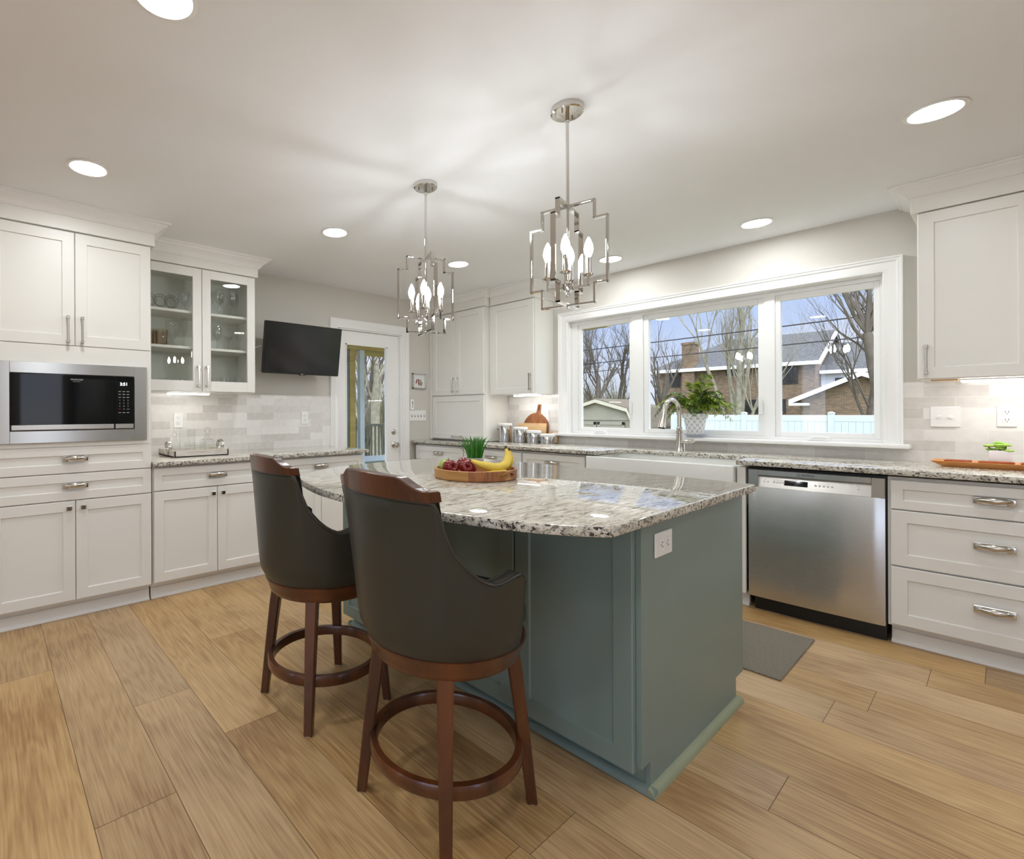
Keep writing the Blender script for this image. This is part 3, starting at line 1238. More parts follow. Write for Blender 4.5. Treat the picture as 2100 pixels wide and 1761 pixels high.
slab('countertop', [(.834, 3.436), (2.545, 3.436), (2.545, YA - .01), (.834, YA - .01)], .873, .902, 'speckled grey granite worktop carrying the tray of crystal decanters', 'countertop')

# --- glass door wall cabinet
G = thing('glass_cabinet', 'white wall cabinet with two glass doors showing drinking glasses', 'cabinet', (.836, 3.77, 0))
W_ = .838
b_ = MB()
b_.box(0, .018, .022, .34, 1.372, 2.30)
b_.box(W_ - .018, W_, .022, .34, 1.372, 2.30)
b_.box(.018, W_ - .018, .022, .34, 1.372, 1.392)
b_.box(.018, W_ - .018, .022, .34, 2.27, 2.30)
b_.build('body', M['cab'], G, smooth=0)
MB().box(.018, W_ - .018, .33, .34, 1.392, 2.27).build('back_panel', M['cab_in'], G, smooth=0)
MB().box(.0, W_ + .022, -.006, .34, 2.292, 2.405, .002).build('frieze', M['cab'], G)
crown_run(G, 0, W_ + .022, -.006, 2.360, HC - .0005, None, True, .08, .34)
for z in (1.690, 1.955):
    MB().box(.019, W_ - .019, .045, .328, z, z + .02, .002).build('shelf', M['cab'], G)
for x0, x1, xp in ((.003, .417, .388), (.421, W_ - .003, .452)):
    z0, z1, r_ = 1.376, 2.285, .064
    b_ = MB()
    b_.box(x0, x0 + r_, 0, .02, z0, z1, .002)
    b_.box(x1 - r_, x1, 0, .02, z0, z1, .002)
    b_.box(x0 + r_ - .001, x1 - r_ + .001, 0, .02, z0, z0 + r_ + .014, .002)
    b_.box(x0 + r_ - .001, x1 - r_ + .001, 0, .02, z1 - r_, z1, .002)
    d = b_.build('door', M['cab'], G)
    MB().add([(x0 + r_, .012, z0 + r_), (x1 - r_, .012, z0 + r_), (x1 - r_, .012, z1 - r_), (x0 + r_, .012, z1 - r_)], [(0, 1, 2, 3)]).build('pane', M['cabglass'], d)
    bar_pull(d, xp, 1.487)


def glassware(kind):
    P_ = {
        'wine_glass': [(.0, .002), (.033, .002), (.034, .004), (.008, .009), (.0045, .02), (.0045, .075), (.012, .09), (.030, .115), (.038, .145), (.036, .18), (.031, .205)],
        'champagne_flute': [(.0, .002), (.028, .002), (.029, .004), (.006, .009), (.004, .02), (.004, .085), (.010, .1), (.022, .13), (.025, .17), (.021, .225)],
        'martini_glass': [(.0, .002), (.034, .002), (.034, .004), (.006, .009), (.004, .02), (.004, .09), (.006, .1), (.055, .16)],
        'tumbler': [(.0, .008), (.030, .006), (.034, .002), (.036, .012), (.037, .06), (.039, .10)],
        'goblet': [(.0, .003), (.032, .003), (.033, .006), (.008, .014), (.006, .04), (.02, .055), (.039, .085), (.041, .12), (.038, .15)],
    }[kind]
    return MB().lathe(P_, 20, cap=False)


_gl = {}


def put_glass(kind, x, y, z, label, group, mat='crystal', sc=1.0):
    k_ = (kind, mat)
    if k_ not in _gl:
        o = glassware(kind).build(kind, M[mat])
        _gl[k_] = o
    else:
        o = _gl[k_].copy()
        COL.objects.link(o)
    o.location = (x, y, z)
    o.scale = (sc, sc, sc)
    return tag(o, label, kind.split('_')[-1], group)


rg = random.Random(3)
zs = (1.3925, 1.7105, 1.9755)
# top shelf right: wine glasses; left: cups on their sides, two goblets
for i, (dx, dy) in enumerate(((.06, .10), (.115, .2), (.165, .12), (.225, .2), (.265, .1), (.31, .19))):
    put_glass('wine_glass', .836 + .43 + dx, 3.77 + dy, zs[2], 'clear stemmed wine glass on the top shelf behind the right glass door', 'wine glasses on the top shelf')
for i, (dx, dy) in enumerate(((.275, .2), (.325, .12), (.37, .2))):
    put_glass('goblet', .836 + dx, 3.77 + dy, zs[2], 'short clear goblet on the top shelf behind the left glass door', 'goblets on the top shelf')
for i, dx in enumerate((.075, .150, .225)):
    o = MB()
    o.lathe([(.0, 0), (.028, 0), (.042, .012), (.05, .03)], 24, cap=False)
    for rr, zz in ((.048, .028), (.036, .012)):
        o.lathe([(rr - .001, zz), (rr + .0015, zz), (rr + .0015, zz + .002), (rr - .001, zz + .002)], 24, cap=False, mi=1)
    o.xf(Matrix.Rotation(radians(80), 4, 'X'))
    o = o.build('glass_bowl', [M['crystal'], M['pewter']])
    o.location = (.836 + dx, 3.77 + .11, zs[2] + .0505)
    tag(o, ['banded glass bowl on its side at the left end of the top shelf', 'middle of the three banded glass bowls lying on the top shelf', 'banded glass bowl on its side nearest the goblets'][i], 'bowl', 'banded bowls on the top shelf')
for i, (dx, dy) in enumerate(((.05, .1), (.09, .2), (.135, .1), (.18, .2), (.225, .1), (.268, .21), (.318, .1))):
    put_glass('martini_glass' if i > 3 else 'wine_glass', .836 + .43 + dx, 3.77 + dy, zs[1], 'clear cone-shaped martini glass on the middle shelf behind the right glass door' if i > 3 else 'clear wine glass on the middle shelf behind the right glass door', 'martini glasses on the middle shelf' if i > 3 else 'wine glasses on the middle shelf', 'crystal', .72 if i > 3 else .9)
for i, (dx, dy) in enumerate(((.07, .1), (.115, .2), (.16, .1))):
    put_glass('tumbler', .836 + dx, 3.77 + dy, zs[1], 'amber-bottomed cut glass tumbler at the left of the middle shelf', 'amber tumblers', 'smoke', 1.12)
put_glass('goblet', .836 + .25, 3.77 + .14, zs[1], 'large balloon goblet alone on the middle shelf behind the left glass door', 'goblets on the middle shelf', 'crystal', 1.25)
put_glass('champagne_flute', .836 + .335, 3.77 + .15, zs[1], 'narrow flute beside the balloon goblet on the middle shelf', None)
for i, (dx, dy) in enumerate(((.055, .1), (.12, .17), (.2, .1), (.26, .17), (.31, .1))):
    put_glass('tumbler', .836 + .43 + dx, 3.77 + dy, zs[0], 'clear tumbler on the bottom shelf behind the right glass door', 'tumblers on the bottom shelf')
for i, (dx, dy) in enumerate(((.1, .16), (.17, .1), (.23, .16), (.31, .1))):
    put_glass('tumbler', .836 + dx, 3.77 + dy, zs[0], 'low clear tumbler on the bottom shelf behind the left glass door', 'low tumblers on the bottom shelf', 'crystal', .8)

# --- under cabinet lamps
def strip_light(label, x0, x1, loc, rz):
    S = thing('under_cabinet_light', label, 'light', loc, rz)
    MB().box(x0, x1, -.02, .03, 0, .008, .002).build('housing', M['plate'], S)
    MB().box(x0 + .004, x1 - .004, -.017, .027, -.010, -.0005, .004).build('diffuser', M['strip'], S)


strip_light('glowing strip light under the glass-door wall cabinet', 1.03, 1.335, (0, 3.85, 1.3635), 0)
# --- tray with decanters
ty0, ty1, tx0, tx1 = 3.652, 4.055, 1.022, 1.408
Tr = thing('serving_tray', 'weathered grey wooden tray with round silver handles on the granite worktop', 'tray', (0, 0, .902))
b_ = MB()
b_.box(tx0, tx1, ty0, ty1, .0005, .010)
for a in ((tx0, tx1, ty0, ty0 + .012), (tx0, tx1, ty1 - .012, ty1), (tx0, tx0 + .012, ty0, ty1), (tx1 - .012, tx1, ty0, ty1)):
    b_.box(a[0], a[1], a[2], a[3], .0005, .049, .002)
b_.build('tray_box', M['greywood'], Tr)
for xh in (tx0 - .004, tx1 + .004):
    b_ = MB()
    pts = [(xh + (.010 if xh < 1.2 else -.006), (ty0 + ty1) / 2 - .03 + .05 * cos(a * pi / 12),   .064 + .046 * sin(a * pi / 12)) for a in range(24)]
    b_.tube(pts, .009, 8, closed=True, squash=1.6)
    b_.build('handle', M['chrome'], Tr)
zt = .9125
def lathe_thing(name, label, cat, prof, loc, mat, group=None, seg=24, cap=False):
    o = MB().lathe(prof, seg, cap=cap).build(name, M[mat])
    o.location = loc
    return tag(o, label, cat, group)


lathe_thing('decanter', 'slim crystal decanter at the left end of the grey tray', 'decanter', [(0, .002), (.038, .002), (.04, .06), (.03, .085), (.014, .105), (.012, .14), (.022, .15), (.012, .158), (.018, .175), (0, .195)], (1.085, 3.86, zt), 'crystal')
lathe_thing('pitcher', 'tall cut-glass pitcher in the middle of the grey tray', 'pitcher', [(0, .004), (.052, .002), (.056, .03), (.056, .17), (.058, .185)], (1.185, 3.90, zt), 'crystal')
put_glass('tumbler', 1.155, 3.74, zt, 'small cut-glass tumbler in front of the pitcher on the grey tray', 'tumblers on the grey tray', 'crystal', .9)
put_glass('tumbler', 1.235, 3.75, zt, 'small cut-glass tumbler in front of the pitcher on the grey tray', 'tumblers on the grey tray', 'crystal', .9)
Dc = thing('square_decanter', 'square whisky decanter with faceted stopper at the right of the grey tray', 'decanter', (1.325, 3.87, zt))
MB().prism([(-.045, -.045), (.045, -.045), (.045, .045), (-.045, .045)], .002, .10, 'z', .008).lathe([(.045, .10), (.02, .112), (.018, .135), (.026, .14)], 20, cap=False).build('bottle', M['crystal'], Dc)
MB().lathe([(.012, .141), (.014, .152), (.028, .168), (.024, .19), (0, .197)], 10, cap=False).build('stopper', M['crystal'], Dc)


# --- wall plates
def plate_on(name, label, cat, x, z, loc_fn, w_=.072, h_=.118, kind='duplex', n=1):
    P_ = thing(name, label, cat, loc_fn[0], loc_fn[1])
    MB().box(x - w_ / 2, x + w_ / 2, -.007, 0, z - h_ / 2, z + h_ / 2, .003).build('cover_plate', M['plate'], P_)
    if kind in ('duplex', 'gfci'):
        for sg in (-1, 1):
            f = MB().box(x - .017, x + .017, -.0095, -.006, z + sg * .021 - .0145, z + sg * .021 + .0145, .003).build('receptacle', M['plate'], P_)
            b2 = MB()
            for dx in (-.006, .006):
                b2.box(x + dx - .0012, x + dx + .0012, -.0100, -.0090, z + sg * .021 - .002, z + sg * .021 + .007)
            b2.box(x - .002, x + .002, -.0100, -.0090, z + sg * .021 - .010, z + sg * .021 - .006)
            b2.build('slot', M['slot'], f, smooth=0)
    elif kind == 'toggle':
        for i in range(n):
            xx = x + (i - (n - 1) / 2) * .046
            MB().box(xx - .0045, xx + .0045, -.02, -.006, z - .002, z + .013, .002).build('toggle', M['plate'], P_)
            f = MB()
            for dz in (-.03, .03):
                f.lathe([(.003, 0), (.003, .0012), (0, .0014)], 8)
                f.xf(Matrix.Rotation(pi / 2, 4, 'X') @ Matrix.Identity(4)) if False else None
            MB().box(xx - .006, xx + .006, -.0076, -.0066, z - .014, z + .014).build('toggle_slot', M['slot'], P_, smooth=0)
    elif kind == 'knob':
        for i in range(n):
            xx = x + (i - (n - 1) / 2) * .046
            MB().lathe([(.0085, .006), (.0085, .018), (.007, .020), (0, .020)], 16).xf(Matrix.Translation((xx, 0, z)) @ Matrix.Rotation(pi / 2, 4, 'X')).build('dimmer_knob', M['led_white'], P_)
    return P_


A_ = ((0, YA - .009, 0), 0)
B_ = ((XB - .009, 0, 0), RB)
plate_on('wall_outlet', 'white outlet plate on the tiles behind the crystal tray', 'outlet', 1.180, 1.158, A_)
plate_on('wall_outlet', 'white outlet plate on the tiles below the television', 'outlet', 2.304, 1.168, A_)
plate_on('light_switch', 'white five-toggle switch plate beside the glazed door', 'switch', 3.727, 1.178, ((0, YA, 0), 0), .246, .118, 'toggle', 5)
plate_on('wall_outlet', 'white outlet plate between the cutting boards and the window', 'outlet', -2.872, 1.178, B_)
plate_on('light_switch', 'white two-knob dimmer plate to the right of the window', 'switch', -.229, 1.178, B_, .118, .118, 'knob', 2)
plate_on('wall_outlet', 'white outlet plate above the potted succulent', 'outlet', -.005, 1.183, B_, .072, .118)
Rm = thing('remote_holder', 'slim white remote mounted above the five-toggle switch plate', 'remote', (3.637, YA, 1.298))
MB().box(-.026, .026, -.018, 0, -.060, .060, .004).build('remote_body', M['plate'], Rm)
for dz in (.028, .012):
    MB().box(-.008, .006, -.0195, -.0175, dz - .006, dz + .005, .001).build('button', M['black'], Rm)
for dz in (-.01, -.026):
    MB().box(-.007, .005, -.0195, -.0175, dz - .004, dz + .004, .001).build('button', M['slot'], Rm)
Pf = thing('picture_frame', 'small silver framed picture on the wall right of the door', 'picture', (3.735, YA, 1.56))
b_ = MB()
for a in ((-.094, .094, .072, .084), (-.094, .094, -.084, -.072), (-.094, -.082, -.084, .084), (.082, .094, -.084, .084)):
    b_.box(a[0], a[1], -.03, 0, a[2], a[3], .001)
b_.build('frame', M['silver'], Pf)
MB().box(-.083, .083, -.014, -.002, -.073, .073).build('backing_paper', M['paper'], Pf, smooth=0)
MB().prism([(-.052, -.02), (-.03, .022), (-.018, .02), (-.036, -.03)], -.0155, -.0138, 'y').prism([(-.012, .02), (.006, .02), (.004, -.05), (-.010, -.042)], -.0155, -.0138, 'y').build('drawing', M['arta'], Pf, smooth=0)
MB().sphere((.03, -.0145, -.028), .026, 14, 8, (1, .05, 1)).sphere((.022, -.0145, .004), .014, 12, 8, (1, .05, 1)).build('drawing', M['artb'], Pf)
MB().prism([(-.03, .02), (-.012, .02), (-.012, -.03), (-.034, -.02)], -.0150, -.0138, 'y').prism([(.006, .02), (.02, .01), (.014, -.04), (.004, -.045)], -.0150, -.0138, 'y').build('drawing', M['artc'], Pf, smooth=0)

# --- television
TV = thing('television', 'black flat television tilted on a wall bracket beside the door', 'television', (2.166, 3.86, 1.762))
tl = radians(9.0)
MT = Matrix.Rotation(tl, 4, 'X')
w2, h2 = .372, .217
MB().box(-w2, w2, 0, .045, -h2, h2, .006).xf(MT).build('case', M['black'], TV)
MB().box(-w2 + .008, w2 - .008, -.002, .002, -h2 + .016, h2 - .008).xf(MT).build('screen', M['screen'], TV, smooth=0)
MB().box(-.03, .03, -.003, .02, -h2 - .006, -h2 + .006, .002).xf(MT).build('sensor', M['black'], TV)
lg = MB().lathe([(0, 0), (.006, 0), (.006, .001), (0, .001)], 16).xf(Matrix.Translation((-.012, -.004, -h2 + .004)) @ Matrix.Rotation(pi / 2, 4, 'X'))
merge(lg, text_mb('LG', .012), .008, -.004, -h2 + .004)
lg.xf(MT).build('logo', M['print'], TV)
b_ = MB().box(-.1, .1, .045, .06, -.1, .1, .003).xf(MT)
b_.box(-.02, .02, .05, .235, -.03, .03, .004)
b_.box(-.06, .06, .235, .259, -.11, .11, .003)
b_.build('wall_bracket', M['black'], TV)
MB().tube([(-.36, .10, .02), (-.40, .16, .0), (-.405, .22, -.03), (-.39, .25, -.07), (-.34, .25, -.1)], .004, 8).build('cable', M['plate'], TV)

# ------------------------------------------------------------------ window wall cabinets
XBF = 3.65
# corner base cabinet, left of the sink
def bx(y):
    return -y       # local x of a world Y for things turned RB with origin at Y=0


B1 = base_cab('base_cabinet', 'white base cabinet with small drawer in the corner below the appliance cupboard', bx(4.075), bx(3.372), (XBF, 0, 0), RB, None, [(bx(4.068), bx(3.375))])
B2 = base_cab('base_cabinet', 'white base cabinet with drawer hidden behind the fruit tray', bx(3.369), bx(2.684), (XBF, 0, 0), RB, None, [(bx(3.365), bx(2.687))])
B3 = base_cab('base_cabinet', 'white base cabinet with drawer immediately left of the farmhouse sink', bx(2.681), bx(2.083), (XBF, 0, 0), RB, None, [(bx(2.674), bx(2.089))])
SB = thing('sink_cabinet', 'white cabinet under the farmhouse sink with a narrow post beside the dishwasher', 'cabinet', (XBF, 0, 0), RB)
MB().box(bx(2.08), bx(1.022), .022, .6, .1, .64).box(bx(1.068), bx(1.022), -.002, .6, .09, .872, .002).box(bx(2.08), bx(2.054), .0, .6, .1, .872).build('body', M['cab'], SB)
for a, b in ((2.05, 1.595), (1.59, 1.112)):
    d = shaker('door', bx(a), bx(b), .116, .62, SB)
    o_, f_ = knob(d, bx(b) - .032 if a > 2 else bx(a) + .032, .58)
    f_.build('knob_face', M['pewter'], o_)
shoe(SB, bx(2.08), bx(1.022), .075)
# drawers on the right
DR = thing('drawer_cabinet', 'white three-drawer base cabinet right of the dishwasher', 'cabinet', (XBF, 0, 0), RB)
MB().box(bx(.398), bx(-.43), .022, .62, .1, .872).build('body', M['cab'], DR, smooth=0)
for z0, z1 in ((.708, .857), (.418, .702), (.112, .410)):
    d = shaker('drawer', bx(.386), bx(-.42), z0, z1, DR, .06 if z1 < .8 else .045)
    cup_pull(d, bx(.042), (z0 + z1) / 2 + .008 if z1 > .8 else (z0 + z1) / 2 + .014)
shoe(DR, bx(.390), bx(-.43), .075)
DR2 = base_cab('base_cabinet', 'white base cabinet beyond the three-drawer unit at the right', bx(-.435), bx(-1.2), (XBF, 0, 0), RB, bx(-.82), [(bx(-.44), bx(-1.195))])

# dishwasher
DW = thing('dishwasher', 'stainless steel dishwasher under the granite next to the white drawers', 'dishwasher', (XBF, 0, 0), RB)
xa, xb = bx(1.008), bx(.406)
b_ = MB()
# front panel, slightly bowed, with the recessed pocket across the top
b_.prism([(xa, 0), (xa + .02, -.004)] + [(xa + (xb - xa) * i / 12, -.004 - .006 * sin(pi * i / 12)) for i in range(1, 12)] + [(xb - .02, -.004), (xb, 0), (xb, .03), (xa, .03)], .089, .757, 'z', .002)
b_.box(xa, xa + .052, -.004, .03, .755, .861, .002)
b_.box(xb - .052, xb, -.004, .03, .755, .861, .002)
b_.box(xa + .051, xb - .051, -.006, .03, .829, .861, .002)
b_.build('front_panel', M['steel'], DW)
cp = MB().prism([(.0285, .757), (.006, .757), (.027, .829), (.0285, .829)], xa + .052, xb - .052, 'x').build('control_strip', M['steel_l'], DW, smooth=0)
slope = lambda z: .006 + (z - .757) * (.021 / .072) - .0006
dd = MB()
for a, b in ((.29, .47),):
    za, zb = .776, .806
    dd.add([(xa + (xb - xa) * a, slope(za) - .0004, za), (xa + (xb - xa) * b, slope(za) - .0004, za), (xa + (xb - xa) * b, slope(zb) - .0004, zb), (xa + (xb - xa) * a, slope(zb) - .0004, zb)], [(0, 1, 2, 3)])
dd.build('display', M['blackglass'], cp, smooth=0)
kb = MB()
for xx in [.12, .15, .20, .225, .25, .275, .52, .55, .58, .61, .64, .82]:
    X_ = xa + (xb - xa) * xx
    kb.box(X_, X_ + .010, slope(.79) - .002, slope(.79) + .001, .785, .795, .001)
kb.build('button_row', M['plate'], cp)
lt = MB()
for xx, tx_ in ((.13, 'Start'), (.235, 'Auto  Heavy  Normal'), (.58, 'Delay  Half  Sanitize'), (.82, 'On')):
    merge(lt, text_mb(tx_, .006), xa + (xb - xa) * xx + .005, slope(.806) - .001, .803)
lt.build('strip_lettering', M['slot'], cp, smooth=0)
lt = merge(MB(), text_mb('BOSCH', .017), (xa + xb) / 2 - .012, -.0068, .845)
lt.lathe([(.0062, 0), (.0078, 0), (.0078, .0006), (.0062, .0006)], 20, cap=False)
q0 = len(lt.v) - 80
for i in range(q0, len(lt.v)):
    x, y, z = lt.v[i]
    lt.v[i] = ((xa + xb) / 2 - .055 + x, -.0066 - z, .845 + y)
lt.build('lettering', M['black'], DW, smooth=0)
MB().box(xa, xb, .03, .6, .1, .866).box(xa - .004, xb + .008, .04, .05, .1, .872).build('tub', M['black'], DW)
MB().box(xa + .02, xb, .05, .07, .0, .089).build('toe_kick', M['black'], DW)

# worktop of the window wall, with the notch for the sink
FX = 3.612
slab('countertop', [(FX, 4.09), (FX, 1.985), (3.955, 1.962), (3.975, 1.945), (3.985, 1.09), (3.965, 1.072), (FX, 1.062), (FX, -1.2), (XB - .01, -1.2), (XB - .01, YA - .002), (FX + .06, YA - .002)],
     .884, .914, 'long speckled granite worktop running under the window round the sink', 'countertop')
# farmhouse sink
SK = thing('farmhouse_sink', 'white fireclay apron-front sink below the window', 'sink', (0, 0, 0))
sx0, sx1, sy0, sy1 = 3.600, 4.03, 1.075, 2.052
st, sbm = .8835, .645
b_ = MB()
b_.box(sx0, sx0 + .028, sy0, sy1, sbm, st - .008, .008, seg=3)
b_.box(sx1 - .022, sx1, sy0, sy1, sbm, st, .003)
b_.box(sx0 + .02, sx1 - .01, sy0, sy0 + .024, sbm, st - .012, .003)
b_.box(sx0 + .02, sx1 - .01, sy1 - .024, sy1, sbm, st - .012, .003)
b_.box(sx0 + .02, sx1 - .01, sy0 + .01, sy1 - .01, sbm, sbm + .022)
b_.build('basin', M['ceramic'], SK)
MB().lathe([(.045, .668), (.04, .670), (.02, .668), (0, .668)], 24, (3.84, 1.56, 0)).build('drain', M['steel_l'], SK)
# faucet
FC = thing('kitchen_faucet', 'brushed nickel pull-down faucet standing behind the sink', 'faucet', (4.055, 1.556, .914))
MB().lathe([(.029, 0.0005), (.029, .004), (.025, .012), (.0225, .06), (.0205, .135), (.021, .14), (.0245, .142), (.0245, .149), (.019, .152), (.019, .175), (.0205, .178), (.0165, .182)], 24, cap=True).build('faucet_body', M['nickel'], FC)
dr = Vector((-.172, .052, 0)).normalized()
pts = [(0, 0, .18), (0, 0, .26), (0, 0, .30)]
R_ = .078
for i in range(1, 13):
    a = pi * i / 12 * .97
    p = dr * (R_ - R_ * cos(a))
    pts.append((p.x, p.y, .30 + R_ * 1.12 * sin(a)))
pe = Vector(pts[-1])
pe2 = pe + dr * .006 + Vector((0, 0, -.03))
pts.append(tuple(pe2))
MB().tube(pts, .0155, 14).build('spout', M['nickel'], FC)
q = pe2 + dr * .022 + Vector((0, 0, -.098))
dv = (q - pe2)
MB().tube([pe2 - dv * .12, pe2, pe2 + dv * .05, pe2 + dv * .85, q], [.0165, .0175, .0165, .026, .0265], 16).build('spray_head', M['nickel'], FC)
MB().tube([q, q + dv * .06], [.024, .021], 16).build('spray_face', M['black'], FC)
b_ = MB().tube([(.0, -.015, .074), (.0, -.058, .074)], .0165, 14)
b_.tube([(.0, -.058, .074), (.0, -.064, .074)], .019, 14)
b_.tube([(.0, -.064, .074), (-.004, -.092, .080), (-.006, -.104, .082)], [.0155, .0145, .0105], 12)
b_.tube([(.004, -.03, .07), (.004, -.034, .03), (.003, -.035, .0)], [.008, .007, .006], 8)
b_.build('lever_handle', M['nickel'], FC)

# tall corner unit with the appliance garage
TG = thing('corner_cabinet', 'white corner wall cabinet with two doors above a lift-up appliance door standing on the worktop', 'cabinet', (3.915, 0, 0), RB)
MB().box(bx(4.116), bx(3.332), .022, .388, .916, 2.30).build('body', M['cab'], TG, smooth=0)
MB().box(bx(4.118), bx(4.085), -.004, .05, .9145, 2.30, .002).build('filler', M['cab'], TG)
MB().box(bx(4.118), bx(3.334), -.006, .39, 2.288, 2.405, .002).box(bx(3.336), bx(3.308), -.006, .062, 2.288, 2.405, .002).build('frieze', M['cab'], TG)
crown_run(TG, bx(4.118), bx(3.308), -.006, 2.372, HC - .0005, None, True, .08, .05)
d = shaker('door', bx(4.08), bx(3.728), 1.398, 2.280, TG)
bar_pull(d, bx(3.758), 1.505)
d = shaker('door', bx(3.724), bx(3.336), 1.398, 2.280, TG)
bar_pull(d, bx(3.692), 1.505)
d = shaker('lift_door', bx(4.08), bx(3.336), .926, 1.386, TG, .055)
bar_pull(d, bx(3.700), .955, .13, False)
# wall cabinet beside the window
TW = thing('upper_cabinet', 'single-door white wall cabinet between the corner cabinet and the window', 'cabinet', (3.985, 0, 0), RB)
MB().box(bx(3.331), bx(2.79), .022, .324, 1.386, 2.30).build('body', M['cab'], TW, smooth=0)
MB().box(bx(3.306), bx(2.775), -.006, .324, 2.288, 2.405, .002).build('frieze', M['cab'], TW)
crown_run(TW, bx(3.306), bx(2.775), -.006, 2.372, HC - .0005, None, True, .08, .324)
d = shaker('door', bx(3.290), bx(2.793), 1.388, 2.280, TW)
bar_pull(d, bx(2.824), 1.500)
strip_light('glowing strip light under the single-door cabinet above the cutting boards', bx(3.10), bx(2.80), (4.10, 0, 1.3775), RB)
# wall cabinet on the right
TR = thing('upper_cabinet', 'white wall cabinet above the succulent at the right edge of the photo', 'cabinet', (3.945, 0, 0), RB)
MB().box(bx(.313), bx(-.50), .022, .364, 1.384, 2.30).build('body', M['cab'], TR, smooth=0)
MB().box(bx(.335), bx(-.50), -.006, .364, 2.288, 2.405, .002).build('frieze', M['cab'], TR)
crown_run(TR, bx(.335), bx(-.50), -.006, 2.372, HC - .0005, True, None, .08, .364)
d = shaker('door', bx(.309), bx(-.094), 1.386, 2.282, TR)
bar_pull(d, bx(.278), 1.488)
d = shaker('door', bx(-.098), bx(-.497), 1.386, 2.282, TR)
bar_pull(d, bx(-.128), 1.488)
strip_light('glowing strip light under the wall cabinet right of the window', bx(.165), bx(-.40), (4.10, 0, 1.3755), RB)
MB().box(bx(.27), bx(.17), .12, .2, 1.378, 1.384).build('underside_strip', M['maple'], TR)

# canisters and boards
def canister(label, x, y, h, r=.066):
    K = thing('canister', label, 'canister', (x, y, .9142), radians(-60), 'steel canisters')
    MB().lathe([(r - .003, 0.0), (r, .003), (r, h - .028), (r - .002, h - .024)], 32).build('canister_body', M['steel_c'], K)
    MB().lathe([(r + .003, h - .024), (r + .0045, h - .020), (r + .0045, h - .006), (r - .002, h), (0, h + .001)], 32).build('lid', M['plate'], K)
    b = MB()
    b.tube([(-r - .001, 0, h - .075), (-r - .010, 0, h - .06), (-r - .012, 0, h - .03), (-r - .004, 0, h - .008)], .0028, 6)
    b.box(-r - .012, -r - .001, -.008, .008, h - .07, h - .052, .002)
    b.build('clasp', M['chrome'], K)


canister('tallest steel canister of the row, beside the corner cabinet wall', 4.10, 3.213, .185)
canister('second tallest steel canister, in front of the pale wooden board', 4.10, 3.025, .152)
canister('third steel canister in the descending row', 4.115, 2.882, .122)
canister('lowest steel canister at the window end of the row', 4.13, 2.741, .093)
# round board
RBo = thing('cutting_board', 'round acacia paddle board with a handle leaning on the tiles', 'cutting board', (4.262, 3.0, .915), RB)
b_ = MB()
pl = []
for i in range(40):
    a = radians(-65) + radians(310) * i / 39 - radians(180)
    pl.append((.145 * sin(a), .145 - .145 * -cos(a) if False else .145 + .145 * cos(a)))
pl = [(.145 * sin(t_), .145 - .145 * cos(t_)) for t_ in [radians(-170) + radians(340) * i / 47 for i in range(48)]]
pl = pl + [(.0225, .30), (.0235, .395), (.018, .402), (-.018, .402), (-.0235, .395), (-.0225, .30)]
b_.prism(pl, 0, .018, 'y', .003)
b_.xf(Matrix.Rotation(radians(-6), 4, 'X') @ Matrix.Translation((0, 0, 0)) @ Matrix.Rotation(radians(9), 4, 'Y'))
o_ = b_.build('board', M['acacia'], RBo)
o_.location = (0, 0, .004)
hl = MB().prism([(-.005, .315), (.005, .315), (.006, .37), (-.006, .37)], -.001, .004, 'y', .0)
hl.xf(Matrix.Rotation(radians(-6), 4, 'X') @ Matrix.Rotation(radians(9), 4, 'Y'))
h_ = hl.build('handle_slot', M['black'], RBo, smooth=0)
h_.location = (0, 0, .004)
b_ = MB().box(-.165, .165, 0, .02, 0, .187, .006, seg=2).xf(Matrix.Rotation(radians(-7), 4, 'X'))
o_ = b_.build('cutting_board', M['maple'])
o_.location = (4.234, 3.005, .9165)
o_.rotation_euler = (0, 0, RB)
tag(o_, 'pale rectangular maple board leaning in front of the round paddle board', 'cutting board')
b_ = MB().box(-.05, .05, 0, .012, 0, .11, .003).xf(Matrix.Rotation(radians(-10), 4, 'X'))
o_ = b_.build('small_wooden_board', M['maple'])  # smallest of the three boards leaning on the tiles
o_.location = (4.268, 2.775, .9155)
o_.rotation_euler = (0, 0, RB)
tag(o_, 'small wooden board end showing behind the lowest canister', 'board')

# fern on the sill
PF = thing('potted_fern', 'bushy green palm fern in a patterned white pot on the window sill', 'plant', (4.272, 1.526, 1.0132))
MB().lathe([(.052, .018), (.060, .05), (.074, .135), (.075, .146), (.086, .148), (.088, .182), (.083, .184), (.078, .17), (.07, .165)], 40, cap=True).build('pot', M['pot'], PF)
MB().lathe([(.058, 0), (.060, .012), (.074, .022), (.078, .024), (.076, .028), (.05, .026), (0, .02)], 36).build('saucer', plain('grey_saucer', s(172, 176, 184), .3, var=.02), PF)
MB().lathe([(0, .168), (.076, .168)], 24, cap=False).build('soil', M['soil'], PF)


